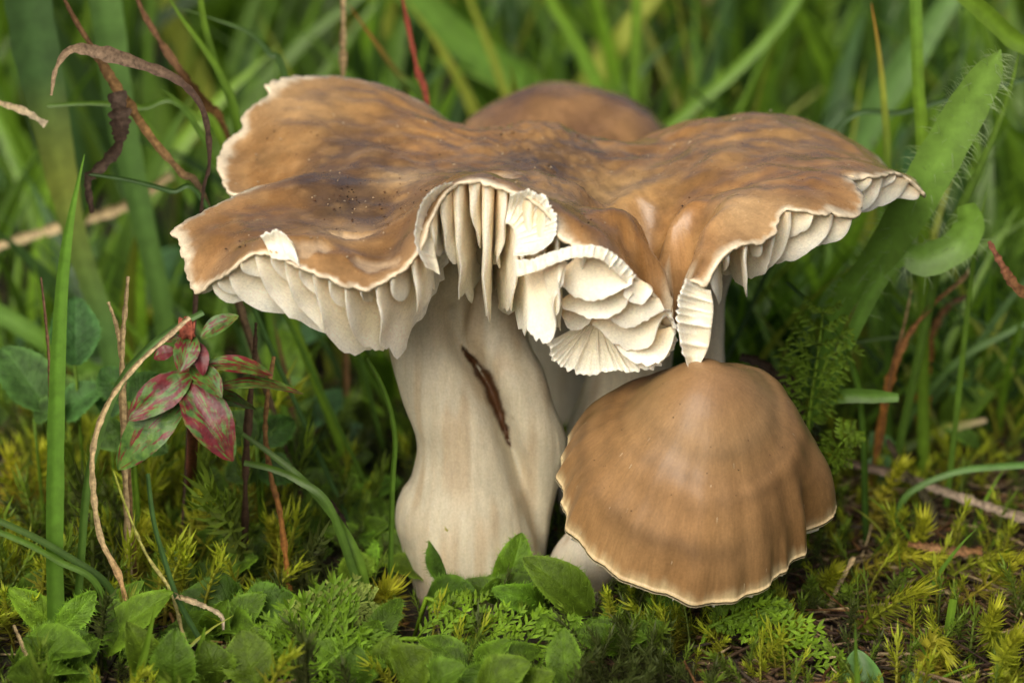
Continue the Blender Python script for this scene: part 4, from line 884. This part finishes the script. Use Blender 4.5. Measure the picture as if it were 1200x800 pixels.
B('straw', 'pale frayed straw tip beside the slim stalk at lower left', 'straw', [(262,738,-3.2),(258,720,-3.2),(230,706,-3.2),(203,697,-3.2)], 6, [STRAW, (.5,.42,.3)], mat=M_DRY, taper=(1,1,.8,.4), extend=False, keel=.7)
B('grass_blade', 'upper of two thin blades crossing the lower left edge', 'grass blade', [(-30,598,-2.9),(30,624,-2.9),(80,652,-2.9),(125,684,-2.9)], 8, [DARKG, MID], taper=(1,1,.9))
B('grass_blade', 'lower of two thin blades crossing the lower left edge', 'grass blade', [(-30,612,-3.0),(30,636,-3.0),(70,658,-3.0),(110,680,-3.0)], 7, [MID, MID], taper=(1,1,.9))
B('grass_blade', 'slender blade slanting across in front of the small leafy herb', 'grass blade', [(284,508,-1.8),(318,532,-1.9),(352,560,-2.0),(388,600,-2.1),(418,650,-2.2)], 11, [BRIGHT, MID, MID], taper=(1,1,.8,.4))
B('grass_blade', 'second slender blade meeting the first near the small leafy herb', 'grass blade', [(286,542,-2.0),(318,549,-2.0),(350,563,-2.1),(385,592,-2.2)], 9, [MID, MID], taper=(1,1,.7))
B('twig', 'dark thin twig beside the slender blade left of the stem', 'twig', [(346,552,-1.9),(366,574,-1.95),(388,592,-2.0),(402,615,-2.05),(418,655,-2.1)], 8, [DKBROWN, (.07,.05,.04)], mat=M_DRY, taper=(1,1.2,.9,.6), keel=.8)
B('grass_blade', 'thin curved green stalk just left of the main stem', 'grass blade', [(430,420,-1.8),(446,448,-1.8),(458,482,-1.8),(463,520,-1.8),(460,565,-1.8)], 6, [MID, MID], taper=(1,1,.8), keel=.7)
B('dry_stalk', 'broad brown dead stalk in the shade below the left gills', 'dry stalk', [(300,378,-1.2),(298,420,-1.2),(292,480,-1.2),(288,545,-1.2)], 8, [(.06,.035,.02), (.06,.035,.02)], mat=M_DRY, taper=(1,1,.4), keel=.6)
B('dry_stalk', 'thin orange stalk curving down below the left gills', 'dry stalk', [(321,418,-1.6),(314,460,-1.6),(311,510,-1.6),(318,560,-1.6),(328,600,-1.6)], 6, [ORANGE, BROWN, (.3,.17,.07)], mat=M_DRY, taper=(1,1,.8), keel=.7)
B('grass_blade', 'blurred green blade tip at the bottom edge near the left corner', 'grass blade', [(182,710,-4.4),(172,755,-4.4),(158,810,-4.4)], 13, [BRIGHT, BRIGHT], taper=(1,.9,.15))
B('grass_blade', 'small blade tip at the bottom edge left of the feathery leaves', 'grass blade', [(240,735,-4.0),(234,765,-4.0),(226,812,-4.0)], 10, [BRIGHT, BRIGHT], taper=(1,.9,.2))
B('straw', 'thin pale straw tip at the lower left corner', 'straw', [(16,732,-3.8),(30,765,-3.8),(42,805,-3.8)], 5, [STRAW, STRAW], mat=M_DRY, taper=(1,1,.6), keel=.7)
B('twig', 'long pale twig lying slantwise over the moss at right', 'twig', [(990,541,1.6),(1050,556,1.2),(1110,577,.7),(1160,594,.3),(1230,617,-.2)], 11, [(.22,.17,.12), (.34,.27,.2), (.16,.11,.08)], mat=M_DRY, taper=(1,1,1,.9), keel=.8, extend=False)
B('twig', 'short orange-brown broken twig in the moss at right', 'twig', [(1064,637,-.7),(1090,641,-.75),(1115,646,-.8),(1151,645,-.85)], 11, [BROWN, (.35,.2,.1), BROWN], mat=M_DRY, taper=(.8,1,1,.6), keel=.8, extend=False)
B('straw', 'pale bent straw lying beside the small cap over the moss', 'straw', [(1001,652,-1.4),(990,672,-1.5),(978,695,-1.6),(966,725,-1.8)], 5, [(.45,.34,.22), STRAW], mat=M_DRY, taper=(.6,1,1), keel=.8, extend=False)
B('twig', 'dark mossy dead shoot standing right of the small cap', 'twig', [(1040,515,1.0),(1062,555,.9),(1080,575,.8),(1092,600,.7),(1095,630,.5)], 11, [(.06,.045,.03), (.09,.08,.04), (.07,.05,.03)], mat=M_DRY, taper=(.8,1.2,1,.6), keel=.8)
B('twig', 'dark twig among roots right behind the small cap', 'twig', [(868,418,.8),(890,425,.8),(905,438,.7),(925,455,.6)], 14, [DKBROWN, (.07,.05,.035)], mat=M_DRY, taper=(1,1.3,1,.7), keel=.8)

# ------------------------------------------------------------------ feathery (finely divided) leaves
def feather(name, label, pp, wpx, col, pairs=13, seed=0, lift=.25):
    pts = catmull([P(*p) for p in pp], 40); T = np.gradient(pts, axis=0); rnd = random.Random(seed)
    t0 = thing(name, pts[0]*[1, 1, 0], label, 'leaf', 'feathery divided leaves')
    mb = MB(); g = pts[0].copy(); g[2] = -.1
    tube(mb, np.vstack([(g+nrm(pts[0]-pts[3])*.2)[None], pts]), np.r_[.02, np.linspace(.03, .012, 40)], np.array(col)*1.35, 6); mb.build('rachis', M_HERB, t0)
    W = wpx*.0095
    for k in range(pairs):
        u = .1+.88*k/(pairs-1); i = min(38, int(u*39)); p = pts[i]; tg = nrm(T[i]); toc = nrm(CAM-p+np.array([0, 0, 8])); s = nrm(np.cross(tg, toc)); nn = np.cross(s, tg)
        env = math.sin(math.pi*(.12+.8*u))**.6
        for sg in (-1, 1):
            mb = MB(); L = W*.5*env*rnd.uniform(.85, 1.15)
            d0 = nrm(s*sg*.85+tg*.55+nn*rnd.uniform(.1, .1+lift*2))
            n = 6; pp_ = np.array([p+d0*L*x/(n-1)+tg*L*.22*(x/(n-1))**2+nn*.1*L*math.sin(x) for x in range(n)])
            tube(mb, pp_, np.linspace(.016, .006, n), np.array(col)*1.1, 4)
            for x in range(1, n):                       # pointed lobes along the leaflet
                for sg2 in (-1, 1, 0):
                    if sg2 == 0 and x < n-1 and rnd.random() < .4: continue
                    dd = nrm(d0*1.0+np.cross(d0, nn)*sg2*.95+nn*rnd.uniform(-.3, .7)); ll = L*.33*(1.1-.45*x/n)*rnd.uniform(.7, 1.25)+.02
                    sv = nrm(np.cross(dd, nn))*(.014+.03*ll); q = pp_[x]
                    cc = np.array(col)*rnd.uniform(.85, 1.3)
                    mb.add([q-sv*.6, q+dd*ll*.5-sv*1.1, q+dd*ll, q+dd*ll*.5+sv*1.1, q+sv*.6, q+dd*ll*.5-nn*.012], [(0, 1, 5), (1, 2, 5), (2, 3, 5), (3, 4, 5), (4, 0, 5)], cc)
            mb.build('leaflet', M_HERB, t0)
    return t0
FE = (.14, .25, .012)
feather('feathery_leaf', 'upright feathery leaf just right of the small cap', [(947,500,.2),(952,460,.1),(958,420,.0),(965,362,-.1)], 96, (.13, .22, .02), 10, 1)
feather('feathery_leaf', 'level feathery leaf in the bottom middle', [(470,748,-3.2),(530,749,-3.1),(590,752,-3.1),(640,758,-3.1),(686,778,-3.2)], 95, FE, 11, 2)
feather('feathery_leaf', 'dense feathery leaf at the bottom edge left of centre', [(330,815,-3.9),(355,780,-3.8),(385,755,-3.6),(415,735,-3.4)], 125, (.125, .23, .012), 10, 3)
feather('feathery_leaf', 'second feathery leaf overlapping at the bottom edge', [(420,815,-3.9),(400,785,-3.8),(365,765,-3.7),(320,760,-3.6)], 110, (.13, .24, .012), 8, 4)
feather('feathery_leaf', 'yellowish feathery leaf above the dense one', [(325,735,-2.9),(360,722,-2.9),(395,712,-2.8),(435,704,-2.7)], 66, (.2, .26, .05), 11, 5)
feather('feathery_leaf', 'feathery leaf pointing down under the small cap edge', [(868,700,-2.9),(900,735,-3.1),(935,770,-3.3),(975,812,-3.5)], 90, (.14, .24, .012), 10, 6)
feather('feathery_leaf', 'feathery leaf tucked against the right side of the small cap', [(955,560,-.2),(972,540,-.3),(985,520,-.4),(1002,505,-.4)], 50, (.12, .2, .015), 8, 7)
feather('feathery_leaf', 'drooping feathery leaf in the bottom middle below the stems', [(500,700,-2.5),(535,715,-2.7),(570,735,-3.0),(600,765,-3.3)], 60, (.13, .22, .012), 9, 8)
feather('feathery_leaf', 'small feathery tip below the small cap rim at lower centre', [(830,735,-3.0),(858,722,-3.0),(885,712,-3.0),(905,700,-2.9)], 60, (.10, .18, .01), 8, 9)

# ------------------------------------------------------------------ moss
def moss_shoot(mb, pts, r, cb, ct, nl, rnd, leafw=.022):
    n = 14; pts = catmull(pts, n); T = np.gradient(pts, axis=0)
    cols = [np.array(cb)*(1-(i/(n-1)))+np.array(ct)*(i/(n-1)) for i in range(n)]
    tube(mb, pts, np.linspace(.022, .014, n), None, 4, cols)
    for k in range(nl):
        u = (k+rnd.random())/nl; i = min(n-1, int(u*(n-1))); p = pts[i]; t = nrm(T[i]); a = k*2.4
        s = nrm(np.cross(t, [.3, .2, .9])); b = np.cross(t, s); d = s*math.cos(a)+b*math.sin(a)
        up = .25+.75*u**3; L = r*(1.15-.3*u)*rnd.uniform(.65, 1.35)
        e1 = p+d*L*.5*(1-.4*u)+t*L*.35*up; e2 = p+d*L*(1-.5*u)*rnd.uniform(.8, 1.1)+t*L*(up*1.1)-np.array([0, 0, .25*L*(1-u)])
        sv = nrm(np.cross(d, t))*leafw*.62*rnd.uniform(.8, 1.2); cc = np.array(cb)*(1-u)+np.array(ct)*u; cc = cc*rnd.uniform(.75, 1.3)
        mb.add([p-sv*.7, e1-sv, e2, e1+sv, p+sv*.7, ], [(0, 1, 3, 4), (1, 2, 3)], cc)
def big_moss(label, pp, r, cb, ct, nl=90, seed=0):
    rnd = random.Random(seed); pts = [P(*p) for p in pp]; mb = MB(); g = pts[0].copy(); g[2] = min(g[2], -.05)
    moss_shoot(mb, [g]+pts if pts[0][2] > .1 else pts, r*.01, cb, ct, nl, rnd)
    return tag(mb.build('moss_shoot', M_MOSS, origin=pts[0]), label, 'moss', 'single moss shoots')
def gY(px, py, z=0.05): return G(px, py, z)[1]
RB = (.22, .13, .03)
SH = [('tall yellow-green moss shoot right of the small cap', [(1020,622),(1030,590),(1045,562),(1058,543)], 17, RB, YMOSS),
 ('bright moss shoot bending right near the orange-brown twig', [(1040,655),(1060,645),(1080,625),(1082,606)], 17, YMOSS, YMOSS),
 ('thick moss shoot lying low beside the small cap edge', [(1000,675),(1030,660),(1065,652),(1105,655)], 17, RB, YMOSS),
 ('broad bushy moss tip in the middle of the right-hand moss', [(1010,735),(1035,715),(1060,700),(1080,690)], 21, GMOSS, YMOSS),
 ('long orange-stemmed moss shoot reaching the right edge', [(1120,712),(1150,690),(1180,668),(1210,645)], 16, RB, YMOSS),
 ('moss shoot with long tip above the long orange-stemmed one', [(1110,680),(1140,660),(1165,653),(1185,650)], 15, GMOSS, YMOSS),
 ('pale moss shoot directly below the small cap right edge', [(935,745),(922,720),(912,700),(905,685)], 17, YMOSS, YELG),
 ('small moss tip just right of the small cap margin', [(960,700),(967,685),(972,676),(980,668)], 16, GMOSS, YMOSS),
 ('moss tip standing in front of the lower right grass blade', [(1095,790),(1085,770),(1095,750),(1115,775)], 17, RB, YMOSS),
 ('moss tuft at the right edge near the bottom', [(1170,755),(1160,740),(1162,728),(1168,712)], 17, GMOSS, YMOSS),
 ('moss tuft at the lower right corner', [(1190,800),(1175,775),(1182,758),(1195,742)], 18, GMOSS, YMOSS),
 ('golden moss shoot left of the stem among the hairy leaves', [(332,668),(328,650),(322,630),(318,612)], 15, RB, YMOSS),
 ('yellow starry moss tip between the feathery leaves', [(448,715),(450,705),(452,698),(456,690)], 26, RB, YMOSS),
 ('orange and yellow moss shoot at the foot of the main stem', [(545,690),(538,660),(532,640),(526,618)], 12, ORANGE, YMOSS),
 ('pale green moss shoot in the shade left of the stem', [(385,545),(395,515),(402,490),(412,468)], 19, GMOSS, (.25, .36, .07)),
 ('slim dark moss shoot beneath the left gills', [(355,560),(357,530),(356,505),(354,478)], 18, DARKG, (.16, .26, .05)),
 ('yellow moss tip behind the mottled plant', [(178,420),(176,400),(174,385),(173,368)], 18, GMOSS, YMOSS),
 ('straight yellow-green moss shoot right of the tan straw', [(160,680),(158,655),(160,635),(172,612)], 19, RB, YMOSS),
 ('moss shoot left of the tan straw', [(90,690),(88,665),(95,640),(100,615)], 19, RB, YMOSS),
 ('golden moss shoot at the left edge above the crossing blades', [(15,610),(12,580),(15,555),(10,530)], 19, ORANGE, YMOSS),
 ('moss shoot beside the bright grass blade', [(40,600),(45,575),(48,550),(46,525)], 18, RB, YMOSS),
 ('spiky green moss rosette left of the small leafy herb', [(305,620),(303,600),(302,585),(300,570)], 20, STRAW, (.18, .3, .06)),
 ('moss tip between the pale folded leaf and the slim stalk', [(146,745),(147,728),(146,718),(150,706)], 20, RB, YELG),
 ('yellow moss tip at far right behind the long twig', [(1040,580),(1046,565),(1050,556),(1053,548)], 17, GMOSS, YMOSS)]
for k, (lab, pp, r, cb, ct) in enumerate(SH):
    y0 = max(gY(pp[0][0], min(pp[0][1], 815), .12), -4.2)
    big_moss(lab, [(px, py, y0-.08*i) for i, (px, py) in enumerate(pp)], r*1.4, cb, ct, 230, 40+k)

def near_stem(x, y):
    for (cx, cy, r) in ((-.45, -1.0, 1.0), (.15, -.9, .7), (1.1, .6, .75), (2.3, .3, .45), (.8, -1.6, .55), (.5, 4.0, .6)):
        if (x-cx)**2+(y-cy)**2 < r*r: return True
    return False
def moss_carpet():
    protos = []; rnd = random.Random(3)
    for k in range(10):
        p = MB(); h = rnd.uniform(.6, 1.0); lean = np.array([rnd.uniform(-.4, .4), rnd.uniform(-.4, .3), 0])
        moss_shoot(p, [np.zeros(3)-[0, 0, .1], lean*.2+[0, 0, h*.4], lean*.55+[0, 0, h*.75], lean+[0, 0, h]], .19, (0, 0, 0), (1, 1, 1), 66, rnd)
        protos.append((np.vstack(p.v), p.f, np.vstack(p.c)))
    mb = MB()
    for _ in range(4000):
        x = rnd.uniform(-9, 9); y = rnd.uniform(-6.5, 12)
        if rnd.random() < .65: x = rnd.uniform(-6.5, 6.5); y = rnd.uniform(-4.6, 4.5)
        if near_stem(x, y): continue
        if -5.6 < x < .8 and -4.7 < y < -2.3 and rnd.random() < .88: continue
        if -4.4 < x < .8 and -2.3 < y < -1.5 and rnd.random() < .7: continue
        if -3 < x < -.6 and -1.8 < y < 3 and rnd.random() < .5: continue
        if x > 2.2 and y < 4 and rnd.random() < .35: continue
        v, f, c = protos[rnd.randrange(10)]; a = rnd.uniform(0, 6.28); s = rnd.uniform(.45, 1.0)
        if x > 2.0 and y < 2: s *= rnd.choice([.5, .7, .9, 1.1])
        if x < -2.0 and y < 4: s *= rnd.choice([.8, 1.0, 1.3, 1.6])
        ca, sa = math.cos(a), math.sin(a)
        w_ = np.stack([v[:, 0]*ca-v[:, 1]*sa, v[:, 0]*sa+v[:, 1]*ca, v[:, 2]], 1)*s+[x, y, ground_z(x, y)-.05]
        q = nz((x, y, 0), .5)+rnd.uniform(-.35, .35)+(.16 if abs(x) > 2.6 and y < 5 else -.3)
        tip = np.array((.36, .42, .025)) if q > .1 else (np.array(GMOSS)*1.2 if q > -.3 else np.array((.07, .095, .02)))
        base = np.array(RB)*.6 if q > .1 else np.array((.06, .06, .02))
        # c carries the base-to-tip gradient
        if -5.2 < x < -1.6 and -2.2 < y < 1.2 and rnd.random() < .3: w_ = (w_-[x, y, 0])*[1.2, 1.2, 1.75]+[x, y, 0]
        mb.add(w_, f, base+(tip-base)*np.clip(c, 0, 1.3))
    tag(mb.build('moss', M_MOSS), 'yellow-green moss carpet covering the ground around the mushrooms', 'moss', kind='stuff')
moss_carpet()

def litter():
    mb = MB(); rnd = random.Random(5)
    for _ in range(3600):
        x = rnd.uniform(-9, 9); y = rnd.uniform(-6.5, 11)
        if rnd.random() < .5: x = rnd.uniform(2.2, 6.5); y = rnd.uniform(-4.5, 4)
        if near_stem(x, y): continue
        z = ground_z(x, y)+rnd.uniform(.0, .22); L = rnd.uniform(.15, 1.1)*(1 if rnd.random() < .8 else 2); a = rnd.uniform(0, 6.28); d = np.array([math.cos(a), math.sin(a), rnd.uniform(-.25, .3)])
        b = np.array([-d[1], d[0], rnd.uniform(-.5, .5)])*rnd.uniform(-.25, .25)*L
        p = np.array([x, y, z]); c = np.array(rnd.choice([DKBROWN, (.09, .055, .03), (.12, .07, .035), BROWN, STRAW, (.26, .18, .1), (.06, .045, .03)]))*rnd.uniform(.7, 1.2)
        tube(mb, catmull([p-d*L/2, p+b, p+d*L/2], 6), np.linspace(1, .6, 6)*rnd.uniform(.008, .03), c, 4)
    tag(mb.build('litter', M_DRY), 'dead brown stalks and root bits lying in the moss', 'litter', kind='stuff')
litter()

# ------------------------------------------------------------------ grass and low leaves behind
def grass():
    mb = MB(); rnd = random.Random(11)
    def one(x, y, h, wd, col, lean, bend):
        n = 7; a = rnd.uniform(0, 6.28); d = np.array([math.cos(a), math.sin(a)*.6, 0]); s = np.array([math.cos(b_ := rnd.uniform(-.9, .9)), math.sin(b_), 0])
        V = []; C = []
        for i in range(n):
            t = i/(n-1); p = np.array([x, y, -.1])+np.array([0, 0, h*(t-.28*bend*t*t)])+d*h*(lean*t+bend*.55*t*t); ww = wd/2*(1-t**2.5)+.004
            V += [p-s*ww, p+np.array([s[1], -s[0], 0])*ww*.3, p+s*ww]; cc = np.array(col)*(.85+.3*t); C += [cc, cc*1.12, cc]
        mb.add(V, grid_faces(n, 3), np.array(C))
    pal = [BRIGHT, (.13, .25, .03), MID, MID, (.1, .2, .02), DARKG, TEAL, YELG, (.12, .23, .015), (.15, .29, .02), (.16, .30, .02)]
    for k in range(3300):
        y = 5.5+62*rnd.random()**1.5; x = rnd.uniform(-1, 1)*(8+.28*(y+31)*1.15)
        col = rnd.choice(pal) if rnd.random() < .97 or y < 22 else rnd.choice([ORANGE, BROWN, STRAW, (.25, .1, .04)])
        if x < -2.5 and y < 14 and rnd.random() < .45: continue
        hmax = 4.2+.36*(y-5) if y < 16 else 9+.1*y
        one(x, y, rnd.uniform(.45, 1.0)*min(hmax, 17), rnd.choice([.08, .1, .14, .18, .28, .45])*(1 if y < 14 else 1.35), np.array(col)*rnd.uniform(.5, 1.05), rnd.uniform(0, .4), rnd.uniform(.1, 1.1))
    for k in range(420):     # finer tufts close behind, mostly at the right
        y = rnd.uniform(3.5, 9); x = rnd.uniform(2.5, 8) if rnd.random() < .65 else rnd.uniform(-8, 2)
        one(x, y, rnd.uniform(1.2, 3.6), rnd.choice([.05, .07, .1, .13]), np.array(rnd.choice(pal))*rnd.uniform(.7, 1.1), rnd.uniform(.1, .6), rnd.uniform(.2, 1.1))
    for k in range(60):
        x = rnd.uniform(-6, 6); y = rnd.uniform(-4, 4)
        if abs(x) < 3.2 or near_stem(x, y): continue
        one(x, y, rnd.uniform(.6, 1.4), rnd.choice([.04, .06]), np.array(rnd.choice(pal))*.9, rnd.uniform(.2, .6), rnd.uniform(.3, 1))
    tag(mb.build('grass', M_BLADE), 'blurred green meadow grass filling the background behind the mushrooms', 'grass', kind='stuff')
    mb = MB()
    for k in range(420):
        y = 3.0+22*rnd.random()**1.3; x = rnd.uniform(-1, 1)*(7+.25*(y+31)); h = rnd.uniform(.2, 1.6); a = rnd.uniform(0, 6.28); L = rnd.uniform(.5, 1.3)
        b = np.array([x, y, ground_z(x, y)+h*.4]); tp = b+np.array([math.cos(a)*L, math.sin(a)*L*.7, rnd.uniform(.1, .7)*L])
        random.seed(k); leaf_geo(mb, b, tp, L*rnd.uniform(.4, .65), np.array(rnd.choice([HERB, MID, (.05, .12, .04), (.09, .18, .04)]))*rnd.uniform(.7, 1.2), hairs=0, serr=.02, nl=6, nw=5)
    tag(mb.build('undergrowth', M_HERB), 'low dark green leaves among the grass stems behind', 'undergrowth', kind='stuff')
grass()
for o in bpy.data.objects:
    if '_o' in o: del o['_o']
